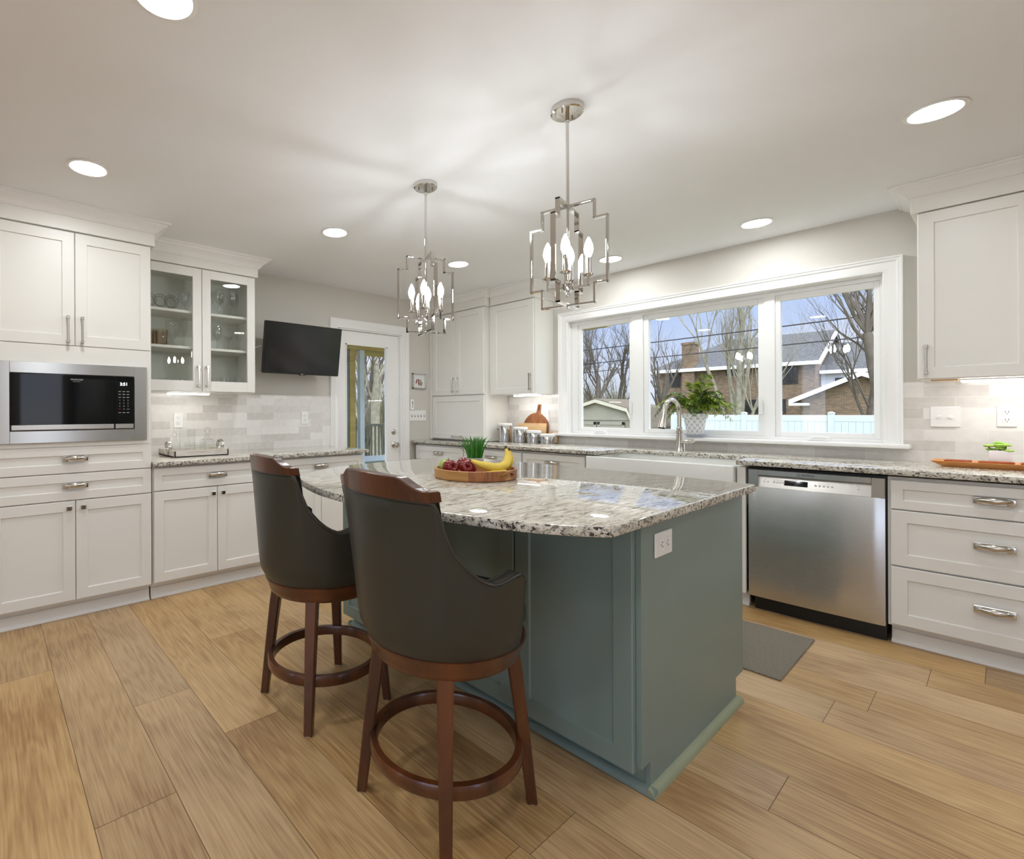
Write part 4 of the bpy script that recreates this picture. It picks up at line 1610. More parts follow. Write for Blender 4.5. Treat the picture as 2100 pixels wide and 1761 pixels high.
def frond(mb, base, azim, length, rise, droop, nl=16, lw=.012, ll=.07, seed=0, mi=0):
    rd = random.Random(seed)
    pts = []
    d = Vector((cos(azim), sin(azim), 0))
    for i in range(nl + 1):
        u = i / nl
        pts.append(Vector(base) + d * (length * (u ** 1.2)) + Vector((0, 0, rise * sin(min(u, 1) * pi * .62) - droop * u * u)))
    mb.tube(pts, [.0025 * (1 - .7 * i / nl) for i in range(nl + 1)], 5, mi=2)
    for i in range(4, nl + 1):
        u = i / nl
        t = (pts[i] - pts[i - 1]).normalized()
        sd = t.cross(Vector((0, 0, 1)))
        sd = sd.normalized() if sd.length > 1e-4 else Vector((1, 0, 0))
        l_ = ll * (sin(pi * min(1, .25 + .72 * u)) * .8 + .25) * rd.uniform(.85, 1.1)
        for sg in (-1, 1):
            a = (sd * sg * .85 + t * .6 + Vector((0, 0, rd.uniform(-.25, .05)))).normalized()
            mid = pts[i] + a * l_ * .5 + Vector((0, 0, .004))
            tip = pts[i] + a * l_ + Vector((0, 0, -.018 * rd.random()))
            wv = t * lw * .5
            mb.add([pts[i], mid - wv, tip, mid + wv], [(0, 1, 2, 3)], mi if rd.random() < .72 else 1)


rf = random.Random(21)
for i in range(34):
    az = (1.62, 4.70, 1.9, 4.5)[i] if i < 4 else rf.choice((pi / 2, -pi / 2)) + rf.gauss(0, .55)
    if cos(az) > 0:
        az = pi - az
    ln_ = (.27, .25, .23, .23)[i] if i < 4 else rf.uniform(.10, .24)
    ln_ *= 1.0 if abs(cos(az)) < .55 else .6
    b_ = MB()
    frond(b_, (rf.uniform(-.02, .02), rf.uniform(-.03, .03), .165), az, ln_, rf.uniform(.11, .22), rf.uniform(.02, .14) if i > 3 else .16, 17, .015, .085, i, 0 if i % 4 else 1)
    b_.v = [(min(x, .10), y, z) for x, y, z in b_.v]     # leaves rest against the pane
    b_.build('frond', [M['fern'], M['ferndk'], M['stem']], PF, smooth=0)
for az_, l_, h_ in ((pi * 1.42, .10, .30), (pi * .9, .05, .24), (pi * 1.3, .14, .24)):
    b_ = MB()
    frond(b_, (0, -.01, .165), az_, l_, h_, .0, 20, .015, .085, 77, 0)
    b_.build('frond', [M['fern'], M['ferndk'], M['stem']], PF, smooth=0)

# tray, dishes and succulent on the right
TT = thing('wooden_tray', 'long shallow teak tray on the worktop right of the window', 'tray', (4.06, 0, .9142), 0)
yc0, yc1 = .268, -.40
b_ = MB()
vs = [(-.055, .222, 0), (.075, .222, 0), (.075, -.36, 0), (-.055, -.36, 0), (-.085, yc0, .030), (.105, yc0, .030), (.105, yc1, .030), (-.085, yc1, .030),
      (-.078, yc0 - .012, .0305), (.098, yc0 - .012, .0305), (.098, yc1 + .012, .0305), (-.078, yc1 + .012, .0305), (-.052, .216, .006), (.072, .216, .006), (.072, -.354, .006), (-.052, -.354, .006)]
fs = [(0, 1, 2, 3)]
for i in range(3):
    for k_ in range(4):
        a, b = i * 4 + k_, i * 4 + (k_ + 1) % 4
        fs.append((a, b, b + 4, a + 4))
fs.append((12, 13, 14, 15))
b_.add(vs, fs).build('tray_board', M['teak'], TT, smooth=0)


def dish(label, y0, y1):
    b = MB()
    xs0, xs1 = 4.025, 4.12
    z = .9215
    m_ = .014
    vs = [(xs0 + m_, y0 + m_, z), (xs1 - m_, y0 + m_, z), (xs1 - m_, y1 - m_, z), (xs0 + m_, y1 - m_, z), (xs0, y0, z + .027), (xs1, y0, z + .027), (xs1, y1, z + .027), (xs0, y1, z + .027),
          (xs0 + .006, y0 + .006, z + .027), (xs1 - .006, y0 + .006, z + .027), (xs1 - .006, y1 - .006, z + .027), (xs0 + .006, y1 - .006, z + .027), (xs0 + m_ + .004, y0 + m_ + .004, z + .005), (xs1 - m_ - .004, y0 + m_ + .004, z + .005), (xs1 - m_ - .004, y1 - m_ - .004, z + .005), (xs0 + m_ + .004, y1 - m_ - .004, z + .005)]
    f = [(0, 1, 2, 3)]
    for i in range(3):
        for k_ in range(4):
            a, c = i * 4 + k_, i * 4 + (k_ + 1) % 4
            f.append((a, c, c + 4, a + 4))
    f.append((12, 13, 14, 15))
    tag(b.add(vs, f).build('wooden_dish', M['walnut'], smooth=0), label, 'dish', 'walnut dishes on the teak tray')


dish('small walnut dish at the window end of the teak tray', .118, .222)
dish('walnut dish in the middle of the teak tray in front of the succulent', -.022, .102)
dish('walnut dish at the far right of the teak tray', -.16, -.036)
SU = thing('potted_succulent', 'lime green succulent in a square white pot on the teak tray', 'plant', (4.185, .030, .9142), radians(4))
MB().prism([(-.039, -.039), (.039, -.039), (.039, .039), (-.039, .039)], .0, .085, 'z', .003).build('pot', M['plate'], SU)
MB().box(-.034, .034, -.034, .034, .083, .088).build('pebbles', M['pebble'], SU)
rs = random.Random(5)
for i in range(13):
    a = rs.uniform(0, 2 * pi)
    r_ = rs.uniform(0, .036)
    hgt = rs.uniform(.098, .135) - r_ * .5
    cx, cy = cos(a) * r_ * 1.15, sin(a) * r_ * 1.15
    b_ = MB().tube([(cx * .5, cy * .5, .085), (cx * .9, cy * .9, hgt - .015), (cx, cy, hgt)], .0022, 6, mi=1)
    for ring, (nn, ll, up) in enumerate(((6, .018, .25), (5, .013, .8), (3, .008, 1.6))):
        for k_ in range(nn):
            t_ = 2 * pi * k_ / nn + ring * .5
            d = Vector((cos(t_), sin(t_), up)).normalized()
            c = Vector((cx, cy, hgt)) + d * ll * .55
            b_.sphere(c, ll * .62, 7, 5, (1, 1, .55))
    b_.build('rosette', [M['succ'], M['stem']], SU)

# ------------------------------------------------------------------ island
IS = thing('kitchen_island', 'sage green kitchen island with panelled seating side and plain right end', 'island', (0, 0, 0))
iy0, iy1 = .72, 2.375
ix0, ix1 = 1.585, 2.505
b_ = MB()
b_.box(ix0, ix1, iy0 + .018, iy1 - .018, .1, .884)
b_.build('body', M['teal'], IS, smooth=0)
for y in (iy0, iy1 - .018):
    ep = MB().prism([(ix0, .1), (1.645, .1), (1.645, 0), (2.44, 0), (2.44, .1), (2.525, .1), (2.525, .884), (ix0, .884)], y, y + .018, 'y', .001, seg=1)
    ep.build('end_panel', M['teal'], IS, smooth=0)
MB().box(1.645, 1.663, iy0 + .018, iy1 - .018, 0, .1).box(2.42, 2.44, iy0 + .018, iy1 - .018, 0, .1).build('toe_kick', M['teal'], IS, smooth=0)


def qround(mb, p0, p1, nrm, r=.024):
    """quarter round along the floor between two points, bulging to nrm"""
    p0, p1, nrm = Vector(p0), Vector(p1), Vector(nrm)
    prof = [(0, 0), (r, 0)] + [(r * cos(t_ * pi / 12), r * sin(t_ * pi / 12)) for t_ in range(1, 7)]
    m_ = len(prof)
    vs = [p0 + nrm * a + Vector((0, 0, b)) for a, b in prof] + [p1 + nrm * a + Vector((0, 0, b)) for a, b in prof]
    fs = [(i, (i + 1) % m_, m_ + (i + 1) % m_, m_ + i) for i in range(m_)] + [tuple(range(m_))[::-1], tuple(range(m_, 2 * m_))]
    mb.add(vs, fs)


b_ = MB()
qround(b_, (1.622, iy0, 0), (2.46, iy0, 0), (0, -1, 0))
b_.build('shoe_molding', M['teal_in'], IS)
b_ = MB()
qround(b_, (1.645, iy0 - .022, 0), (1.645, iy1, 0), (-1, 0, 0))
b_.build('shoe_molding', M['teal'], IS)
b_ = MB()
qround(b_, (1.622, iy1, 0), (2.46, iy1, 0), (0, 1, 0))
b_.build('shoe_molding', M['teal'], IS)
# panelled seating side, local frame turned like the window wall
FI = bpy.data.objects.new('seating_side', None)
for a, b in ((1.183, .738), (1.632, 1.189), (2.081, 1.638), (2.360, 2.087)):
    d = shaker('door', bx(a), bx(b), .085, .876, IS, .062, M['teal'], .02, .013)
    d.location = (1.563, 0, 0)
    d.rotation_euler = (0, 0, RB)
# back side of the island: two doors and a drawer row
for a, b in ((.74, 1.27), (1.275, 1.81), (1.815, 2.34)):
    d = shaker('door', a, b, .115, .876, IS, .062, M['teal'])
    d.location = (2.527, 0, 0)
    d.rotation_euler = (0, 0, pi / 2)
bpy.data.objects.remove(FI)

def smooth_curve(pts, n=8):
    """Catmull-Rom through points"""
    o = []
    P_ = [pts[0]] + list(pts) + [pts[-1]]
    for i in range(1, len(P_) - 2):
        p0, p1, p2, p3 = [Vector(q) for q in P_[i - 1:i + 3]]
        for k_ in range(n):
            t_ = k_ / n
            o.append(tuple(.5 * ((2 * p1) + (-p0 + p2) * t_ + (2 * p0 - 5 * p1 + 4 * p2 - p3) * t_ * t_ + (-p0 + 3 * p1 - 3 * p2 + p3) * t_ ** 3)))
    o.append(tuple(pts[-1]))
    return o


arc = smooth_curve([(1.262, .668), (1.168, .80), (1.085, 1.03), (1.035, 1.30), (1.022, 1.56), (1.05, 1.80), (1.146, 2.096), (1.29, 2.235), (1.45, 2.325), (1.62, 2.385)], 6)
poly = [(2.455, .653), (1.285, .653)] + arc + [(1.74, 2.40), (2.43, 2.40), (2.46, 2.385), (2.535, 2.2), (2.545, 1.5), (2.51, 1.0), (2.462, .668)]
poly = [(2.458, .653), (1.285, .653)] + arc + [(1.74, 2.40), (2.50, 2.40), (2.515, 2.38), (2.52, 1.5), (2.505, 1.0), (2.468, .664)]
slab('island_countertop', poly, .8845, .914, 'speckled granite island worktop with bowed seating edge', 'countertop')
IO = thing('wall_outlet', 'sideways white outlet plate on the right end of the green island', 'outlet', (1.737, iy0, .782))
MB().box(-.064, .064, -.006, 0, -.040, .040, .003).build('cover_plate', M['plate'], IO)
for sg in (-1, 1):
    f = MB().box(sg * .0215 - .0155, sg * .0215 + .0155, -.0085, -.005, -.019, .019, .004).build('receptacle', M['plate'], IO)
    b2 = MB()
    for dz in (-.007, .007):
        b2.box(sg * .0215 - .002, sg * .0215 + .007, -.009, -.008, dz - .0013, dz + .0013)
    b2.box(sg * .0215 - .010, sg * .0215 - .006, -.009, -.008, -.002, .002)
    b2.build('slot', M['slot'], f, smooth=0)

# fruit tray
FT = thing('fruit_tray', 'round wooden tray of fruit with oval handle cut-outs on the island', 'tray', (1.766, 1.556, .9142), radians(231))
# ring with a handle opening: build the wall in segments, leaving two oval windows
segs = 96
r0, r1, hh = .189, .176, .046
hw = .040 / r0
vs, fs, ms = [], [], []


def oval(a):
    """opening (zlo,zhi) at angle a measured from a handle centre"""
    u = a / (hw * 1.05)
    if abs(u) >= 1:
        return None
    return (.026 - .011 * sqrt(1 - u * u), .026 + .011 * sqrt(1 - u * u))


hc = (radians(38), radians(38) + pi)
for i in range(segs):
    a = 2 * pi * i / segs
    op = None
    for c in hc:
        da = (a - c + pi) % (2 * pi) - pi
        op = op or oval(da)
    zl, zh = op if op else (.026, .026)
    for r in (r0, r1):
        for z in (.006, zl, zh, hh - .002):
            vs.append((r * cos(a), r * sin(a), z))
    vs.append(((r0 - .003) * cos(a), (r0 - .003) * sin(a), hh))
    vs.append(((r1 + .003) * cos(a), (r1 + .003) * sin(a), hh))
    vs.append(((r0 - .006) * cos(a), (r0 - .006) * sin(a), 0))
rr = random.Random(9)
stripe = []
while len(stripe) < segs:
    stripe += [0 if rr.random() < .62 else 1] * rr.choice((3, 4, 5, 6, 7))
for i in range(segs):
    j = (i + 1) % segs
    A, B = i * 11, j * 11
    m_ = stripe[i]
    F = [(0, 1), (2, 3)]
    for a, b in F:
        fs.append((A + a, B + a, B + b, A + b))
        fs.append((A + 4 + a, A + 4 + b, B + 4 + b, B + 4 + a))
        ms += [m_, m_]
    fs.append((A + 1, B + 1, B + 5, A + 5))
    fs.append((A + 2, A + 6, B + 6, B + 2))
    fs.append((A + 3, B + 3, B + 8, A + 8))
    fs.append((A + 8, B + 8, B + 9, A + 9))
    fs.append((A + 9, B + 9, B + 7, A + 7))
    fs.append((A + 10, B + 10, B + 0, A + 0))
    ms += [m_] * 6
mb = MB()
mb.v, mb.f, mb.m = [tuple(v) for v in vs], fs, ms
mb.build('tray_rim', [M['acacia'], M['acacia2']], FT, smooth=40)
MB().lathe([(0, 0), (r0 - .006, 0), (r0 - .004, .012), (0, .012)], 64, cap=False).build('tray_base', M['acacia'], FT)

# fruit
def apple(label, loc, rot, mat='apple', r=.037):
    A = thing('apple', label, 'apple', loc, 0)
    A.rotation_euler = rot
    prof = []
    for i in range(17):
        t_ = pi * i / 16
        rad = r * sin(t_) ** .9 * (1 + .08 * cos(t_))
        z = -r * .92 * cos(t_)
        dip = .016 * math.exp(-(rad / .010) ** 2) * (1 if t_ > pi / 2 else -.7)
        prof.append((max(rad, 1e-5), z - dip))
    MB().lathe(prof, 24, cap=False).build('apple_body', M[mat], A, smooth=60)
    MB().tube([(0, 0, r * .5), (.002, 0, r * .8), (.005, .002, r * 1.12)], [.0018, .0015, .002], 6).build('apple_stem', M['banend'], A)
    MB().lathe([(.0105, -r * .86), (.006, -r * .77), (0, -r * .72)], 12, cap=False).build('apple_calyx', M['applet'], A)
    return A


zt = .9142 + .0125
fw = Vector((.629, .777, 0))
rt = Vector((.777, -.629, 0))
ct = Vector((1.766, 1.556, 0))


def at(f, r, z):
    p = ct + fw * f + rt * r
    return (p.x, p.y, zt + z)


apple('red apple lying at the left side of the fruit tray', at(-.045, -.120, .0375), (radians(70), radians(20), radians(-20)))
apple('red apple next to the banana stalk ends at the front of the tray', at(-.06, -.042, .0375), (radians(68), radians(-12), radians(-50)))
apple('red apple at the back of the fruit tray behind the other apples', at(.035, -.045, .042), (radians(30), radians(20), 0))
apple('pale green apple peeking out behind the leftmost red apple', at(.045, -.13, .037), (radians(20), 0, 0), 'appleg', .034)


def banana(label, pts, rad, grp='bananas in the fruit tray'):
    B = thing('banana', label, 'banana', pts[0], 0, grp)
    o = Vector(pts[0])
    P_ = smooth_curve([tuple(Vector(p) - o) for p in pts], 6)
    n = len(P_) - 1
    rr = [rad * (min(1, (.28 + 2.6 * (i / n)))) * (1 if i / n < .8 else max(.26, 1 - 3.9 * (i / n - .8))) for i in range(n + 1)]
    MB().tube(P_, rr, 10).build('peel', M['banana'], B, smooth=50)
    e0 = Vector(P_[0])
    d0 = (Vector(P_[0]) - Vector(P_[1])).normalized()
    d1 = (Vector(P_[-1]) - Vector(P_[-2])).normalized()
    MB().tube([e0, e0 + d0 * .006], [rr[0] * 1.02, rr[0] * .6], 8).build('blossom_tip', M['banend'], B)
    MB().tube([Vector(P_[-1]), Vector(P_[-1]) + d1 * .012], [rr[-1] * 1.02, rr[-1] * 1.1], 8).build('stalk', M['banend'], B)


banana('front banana lying across the fruit tray with brown specks', [at(-.088, -.034, .074), at(-.105, .012, .056), at(-.112, .065, .045), at(-.098, .112, .052), at(-.075, .134, .082), at(-.066, .128, .124)], .019)
banana('banana resting at the right rim behind the front banana', [at(.02, .06, .020), at(.0, .10, .024), at(-.02, .137, .035), at(-.037, .152, .068), at(-.045, .148, .114)], .0175)
banana('lowest banana seen through the oval handle of the tray', [at(-.135, .015, .022), at(-.135, .06, .018), at(-.118, .098, .020), at(-.09, .122, .028)], .016)
# grass pot
GP = thing('potted_grass', 'tuft of green grass in a small round stone pot behind the fruit', 'plant', (2.01, 1.775, .9142))
MB().lathe([(.040, 0), (.043, .004), (.046, .058), (.043, .061), (.039, .056), (0, .054)], 32).build('pot', M['stone'], GP)
b_ = MB()
rg = random.Random(4)
for i in range(100):
    a = rg.uniform(0, 2 * pi)
    r_ = .036 * sqrt(rg.random())
    bx_, by_ = r_ * cos(a), r_ * sin(a)
    h = rg.uniform(.075, .125)
    out = rg.uniform(.1, 1.0) * (.3 + r_ / .036)
    dx, dy = cos(a) * out * .048, sin(a) * out * .048
    if i % 12 == 0:
        dx, dy, h = dx * 2.2, dy * 2.2, h * .95
    b_ = MB()
    b_.tube([(bx_, by_, .052), (bx_ + dx * .25, by_ + dy * .25, .052 + h * .5), (bx_ + dx * .65, by_ + dy * .65, .052 + h * .88), (bx_ + dx, by_ + dy, .052 + h)], [.0026, .0028, .002, .0004], 4, squash=.35)
    b_.build('grass_blade', M['grass'], GP, smooth=0)

# ------------------------------------------------------------------ bar stools
SRX, SRY = 1.132, 1.127


def stool():
    S = thing('bar_stool', 'dark leather swivel stool nearest the camera at the island', 'stool', (SRX, SRY, 0))
    # local frame: seat faces +x
    zb, zt_ = .545, .988
    rows = []
    NU, NV = 48, 12

    def plan(u, z):
        """outer surface point; u in -1..1 right arm .. back .. left arm"""
        au = abs(u)
        sg = 1 if u >= 0 else -1
        a = pi - 1.74 * au
        Rb = .266 - .018 * math.exp(-(z - .545) / .02)
        bxx, byy = Rb * cos(a), Rb * sin(a)
        if au <= .55:
            v = au / .55
            txx, tyy = -.292 + .052 * v * v, .236 * v
        else:
            k__ = (au - .55) / .45
            txx = -.240 + .285 * k__
            tyy = .236 + .074 * sin(min(1, k__ * 1.25) * pi / 2)
        t_ = max(0, min(1, (z - zb) / (zt_ - zb)))
        t_ = t_ ** .8
        return Vector((bxx * (1 - t_) + txx * t_, sg * (byy * (1 - t_) + tyy * t_), z))

    def htop(u):
        au = abs(u)
        ks = [(0, .988), (.52, .988), (.545, .984), (.56, .972), (.575, .918), (.60, .862), (.64, .824), (.68, .798), (.72, .780), (.76, .768), (.80, .761), (.85, .766), (.90, .774), (.95, .779), (.98, .776), (1.0, .766)]
        for (a, ha), (b, hb) in zip(ks[:-1], ks[1:]):
            if a <= au <= b:
                return ha + (hb - ha) * (au - a) / (b - a)
        return ks[-1][1]
    us = [-1 + 2 * i / NU for i in range(NU + 1)]
    us = sorted(set([round(x, 4) for x in us] + [-.52, .52, -.535, .535, -.545, .545, -.553, .553, -.56, .56, -.567, .567, -.575, .575, -.587, .587, -.6, .6]))
    TH = .046
    grid = []
    for u in us:
        du = .01
        col = []
        ht = htop(u)
        for v in range(NV + 1):
            z = zb + (ht - zb) * v / NV
            col.append(plan(u, z))
        pa, pb = plan(max(-1, u - du), ht), plan(min(1, u + du), ht)
        tn = (pb - pa)
        nrm = Vector((tn.y, -tn.x, 0)).normalized()
        if nrm.dot(Vector((-col[-1].x, -col[-1].y, 0))) < 0:
            nrm = -nrm
        inn = []
        for v in range(NV, -1, -1):
            z = zb + (ht - zb) * v / NV
            p = plan(u, z) + nrm * TH
            inn.append(Vector((p.x, p.y, z)))
        top_o = col[-1].copy()
        col[-1] = top_o - Vector((0, 0, .010))
        c1 = top_o + nrm * .010
        c2 = top_o + nrm * (TH - .010)
        inn[0] = inn[0] - Vector((0, 0, .010))
        grid.append(col + [c1, c2] + inn)
    m_ = len(grid[0])
    vs = [p for c in grid for p in c]
    fs = []
    for i in range(len(grid) - 1):
        for k_ in range(m_):
            l_ = (k_ + 1) % m_
            fs.append((i * m_ + k_, (i + 1) * m_ + k_, (i + 1) * m_ + l_, i * m_ + l_))
    # rounded arm fronts
    for gi, sx_ in ((0, 1), (len(grid) - 1, 1)):
        base = gi * m_
        cen = sum((Vector(v) for v in grid[gi]), Vector()) / m_
        ring = []
        for p in grid[gi]:
            q_ = p.copy()
            q_.x += .010
            q_.y += (cen.y - p.y) * .35
            q_.z = min(p.z, htop(1) - .010) if p.z > .7 else p.z
            ring.append(q_)
        o_ = len(vs)
        vs += ring
        for k_ in range(m_):
            l_ = (k_ + 1) % m_
            fs.append((base + k_, base + l_, o_ + l_, o_ + k_))
        h2_ = (m_ - 2) // 2
        for k_ in range(h2_):
            a, b, c, d = o_ + k_, o_ + k_ + 1, o_ + m_ - 2 - k_, o_ + m_ - 1 - k_
            if len({a, b, c, d}) == 4:
                fs.append((a, b, c, d))
    sh = MB().add(vs, fs).build('seat_shell', M['leather'], S, smooth=50)
    # welts along the outer and the inner edge of the rim
    for off in (.004, TH - .004):
        pts = []
        for u in us:
            if abs(u) > .985:
                continue
            ht = htop(u)
            pa, pb = plan(max(-1, u - .01), ht), plan(min(1, u + .01), ht)
            tn = pb - pa
            nrm = Vector((tn.y, -tn.x, 0)).normalized()
            p = plan(u, ht)
            if nrm.dot(Vector((-p.x, -p.y, 0))) < 0:
                nrm = -nrm
            pts.append(p + nrm * off + Vector((0, 0, -.004)))
        MB().tube(pts, .0045, 6).build('welt', M['leather2'], sh)
    # top rail: curved wooden plate with scalloped ends
    ol = [(y_ * 1.10, z_) for y_, z_ in [(-.205, .0), (-.207, .028), (-.200, .031), (-.188, .030), (-.170, .034), (-.148, .044), (-.125, .058), (-.118, .0605), (.0, .064), (.118, .0605), (.125, .058), (.148, .044), (.170, .034), (.188, .030), (.200, .031), (.207, .028), (.205, .0)]]
    prof_top = ol[1:-1]

    def ztop(y):
        for (a, ha), (b, hb) in zip(prof_top[:-1], prof_top[1:]):
            if a <= y <= b:
                return ha + (hb - ha) * (y - a) / (b - a)
        return .028
    ysn = sorted(set([-.2277 + .4554 * i / 40 for i in range(41)] + [p[0] for p in prof_top]))
    vs, fs = [], []
    for y in ysn:
        xo = -.292 + .052 * (y / .236) ** 2
        for dx, z in ((-.002, .0), (-.006, ztop(y) - .003), (-.003, ztop(y)), (.028, ztop(y) - .001), (.031, ztop(y) - .004), (.036, 0)):
            vs.append((xo + dx, y, .986 + z))
    for i in range(len(ysn) - 1):
        for k_ in range(6):
            l_ = (k_ + 1) % 6
            fs.append((i * 6 + k_, i * 6 + l_, (i + 1) * 6 + l_, (i + 1) * 6 + k_))
    fs.append(tuple(range(6)))
    fs.append(tuple(range((len(ysn) - 1) * 6, len(ysn) * 6))[::-1])
    MB().add(vs, fs).build('top_rail', M['cherry'], S, smooth=30)
    # cushion
    MB().lathe([(0, .55), (.19, .55), (.205, .565), (.212, .59), (.208, .625), (.19, .645), (.12, .655), (0, .658)], 40, (.01, 0, 0), cap=False).build('seat_cushion', M['leather'], S, smooth=60)
    b_ = MB().lathe([(.13, .55), (.19, .55), (.205, .562), (.216, .585), (.213, .61), (.195, .632), (.1, .64)], 40, (.055, 0, 0))
    b_.build('cushion_front', M['leather'], S, smooth=60)
    # swivel apron, legs, foot ring
    MB().lathe([(.19, .480), (.222, .480), (.230, .487), (.236, .505), (.240, .522), (.247, .532), (.249, .541), (.244, .545), (.15, .547)], 56).build('apron', M['cherry'], S)
    for k_ in range(4):
        a = pi / 4 + k_ * pi / 2
        rad = Vector((cos(a), sin(a), 0))
        tan = Vector((-sin(a), cos(a), 0))
        vs = []
        st_ = [(0.0, .268, .0155, .0165), (.2, .244, .0185, .0195), (.40, .218, .0215, .0225), (.482, .205, .0225, .0235)]
        for z, r_, hw_, ht_ in st_:
            c = rad * r_ + Vector((0, 0, z + .004))
            # squarish section, softened corners
            for qx, qy in ((-1, -.75), (-.75, -1), (.75, -1), (1, -.75), (1, .75), (.75, 1), (-.75, 1), (-1, .75)):
                vs.append(c + rad * qx * hw_ + tan * qy * ht_)
        fs = []
        for i in range(len(st_) - 1):
            for q in range(8):
                l_ = (q + 1) % 8
                fs.append((i * 8 + q, i * 8 + l_, (i + 1) * 8 + l_, (i + 1) * 8 + q))
        fs.append(tuple(range(8))[::-1])
        fs.append(tuple(range((len(st_) - 1) * 8, len(st_) * 8)))
        lg_ = MB().add(vs, fs).build('leg', M['cherry'], S, smooth=40)
        c = rad * .268
        fpv = MB().lathe([(.014, 0), (.0145, .0042), (0, .0045)], 12, (c.x, c.y, .0))
        fpv.build('foot_pad', M['felt'], lg_)
    MB().lathe([(.216, .166), (.236, .164), (.240, .170), (.241, .198), (.237, .205), (.218, .205), (.215, .199), (.215, .170), (.216, .166)], 64, cap=False).build('foot_ring', M['cherry'], S)
    for ch in S.children:
        if ch.name.split('.')[0] in ('seat_shell', 'top_rail', 'seat_cushion', 'cushion_front'):
            ch.rotation_euler = (0, 0, radians(-4))      # the seat swivels on the base
    return S


S1 = stool()
S2 = copy_tree(S1)
S2.location = (1.134, 1.852, 0)
S2['label'] = 'dark leather swivel stool farther along, partly hidden by the nearer stool'
for ch in S2.children:
    if ch.name.split('.')[0] in ('seat_shell', 'top_rail', 'seat_cushion', 'cushion_front'):
        ch.rotation_euler = (0, 0, radians(-6))

# rug
b_ = MB().box(2.775, 3.405, .646, 1.75, .0, .008, .003)
tag(b_.build('kitchen_rug', M['rug']), 'grey woven mat on the floor in front of the sink', 'rug')


# ------------------------------------------------------------------ pendants and recessed lamps
def pendant():
    P_ = thing('pendant_lamp', 'polished nickel open-cage pendant nearest the camera over the island', 'pendant', (1.826, 1.115, HC))
    D = -HC
    MB().lathe([(.0, -.024), (.058, -.024), (.0635, -.020), (.0635, -.0005)], 48).build('canopy', M['chrome'], P_)
    MB().lathe([(.0085, -.058), (.0085, -.0235)], 16).lathe([(.0065, 2.043 + D), (.0065, -.056)], 16).build('rod', M['chrome'], P_)
    for dx in (-.036, .036):
        o_ = MB().lathe([(.0035, -.034), (.0035, -.024)], 10, (dx, 0, 0)).build('canopy_screw', M['chrome'], P_)
    w1, w2_ = .105, .153
    zt_, z1, z2, zb = 2.042 + D, 1.971 + D, 1.718 + D, 1.643 + D
    path = [(-w1, zt_), (w1, zt_), (w1, z1), (w2_, z1), (w2_, z2), (w1, z2), (w1, zb), (-w1, zb), (-w1, z2), (-w2_, z2), (-w2_, z1), (-w1, z1)]
    h = .0038
    bw = .0095
    for k_ in range(2):
        b_ = MB()
        n = len(path)
        for i in range(n):
            (xa, za), (xb, zb_) = path[i], path[(i + 1) % n]
            b_.box(min(xa, xb) - h, max(xa, xb) + h, -bw, bw, min(za, zb_) - h, max(za, zb_) + h, .0008)
        f = b_.build('cage_frame', M['chrome'], P_, smooth=30)
        f.rotation_euler = (0, 0, radians(101.4 - 90 * k_))
    zc = 1.715 + D
    hb = MB().box(-.019, .019, -.019, .019, zc - .014, zc + .016, .002)
    hb.lathe([(.0055, zc), (.0055, zt_)], 12)
    hb.lathe([(0, zc - .04), (.006, zc - .036), (.008, zc - .026), (.006, zc - .014)], 12)
    hbo = hb.build('hub', M['chrome'], P_)
    hbo.rotation_euler = (0, 0, radians(25))
    MB().lathe([(0, zb - .014), (.005, zb - .011), (.006, zb - .004)], 10).build('finial', M['chrome'], P_)
    for k_ in range(4):
        b_ = MB()
        R_ = .078
        b_.box(.015, R_ + .005, -.0045, .0045, zc - .0045, zc + .0045, .001)
        b_.box(R_ - .0045, R_ + .0045, -.0045, .0045, zc, 1.752 + D, .001)
        b_.lathe([(.004, 1.750 + D), (.02, 1.756 + D), (.022, 1.760 + D), (.01, 1.757 + D)], 20, (R_, 0, 0), cap=False)
        b_.lathe([(.0105, 1.757 + D), (.0105, 1.826 + D), (0, 1.826 + D)], 16, (R_, 0, 0))
        ar = b_.build('candle_arm', M['chrome'], P_, smooth=30)
        ar.rotation_euler = (0, 0, radians(25 + 90 * k_))
        MB().lathe([(.0075, 1.8265 + D), (.011, 1.834 + D), (.0165, 1.850 + D), (.0175, 1.862 + D), (.014, 1.880 + D), (.007, 1.898 + D), (.002, 1.907 + D), (0, 1.908 + D)], 16, (R_, 0, 0)).build('candle_bulb', M['bulb'], ar, smooth=60)
    return P_


p1 = pendant()
p2 = copy_tree(p1)
p2.location = (1.840, 1.964, HC)
p2.rotation_euler = (0, 0, radians(155.7 - 101.4 - 90))
for ch in p2.children:
    if ch.name.startswith(('candle_arm', 'hub')):
        ch.rotation_euler.z += radians(49.7)
p2['label'] = 'polished nickel open-cage pendant farther away, hanging before the corner cabinets'


def downlight():
    D_ = thing('recessed_downlight', 'x', 'light', (0, 0, HC))
    MB().lathe([(.076, -.0005), (.092, -.0008), (.094, -.004), (.080, -.0065), (.076, -.004)], 40, cap=False).build('trim_ring', M['plate'], D_)
    MB().lathe([(.0, -.0042), (.0765, -.0042)], 40, cap=False).build('lens', M['down'], D_, smooth=0)
    return D_


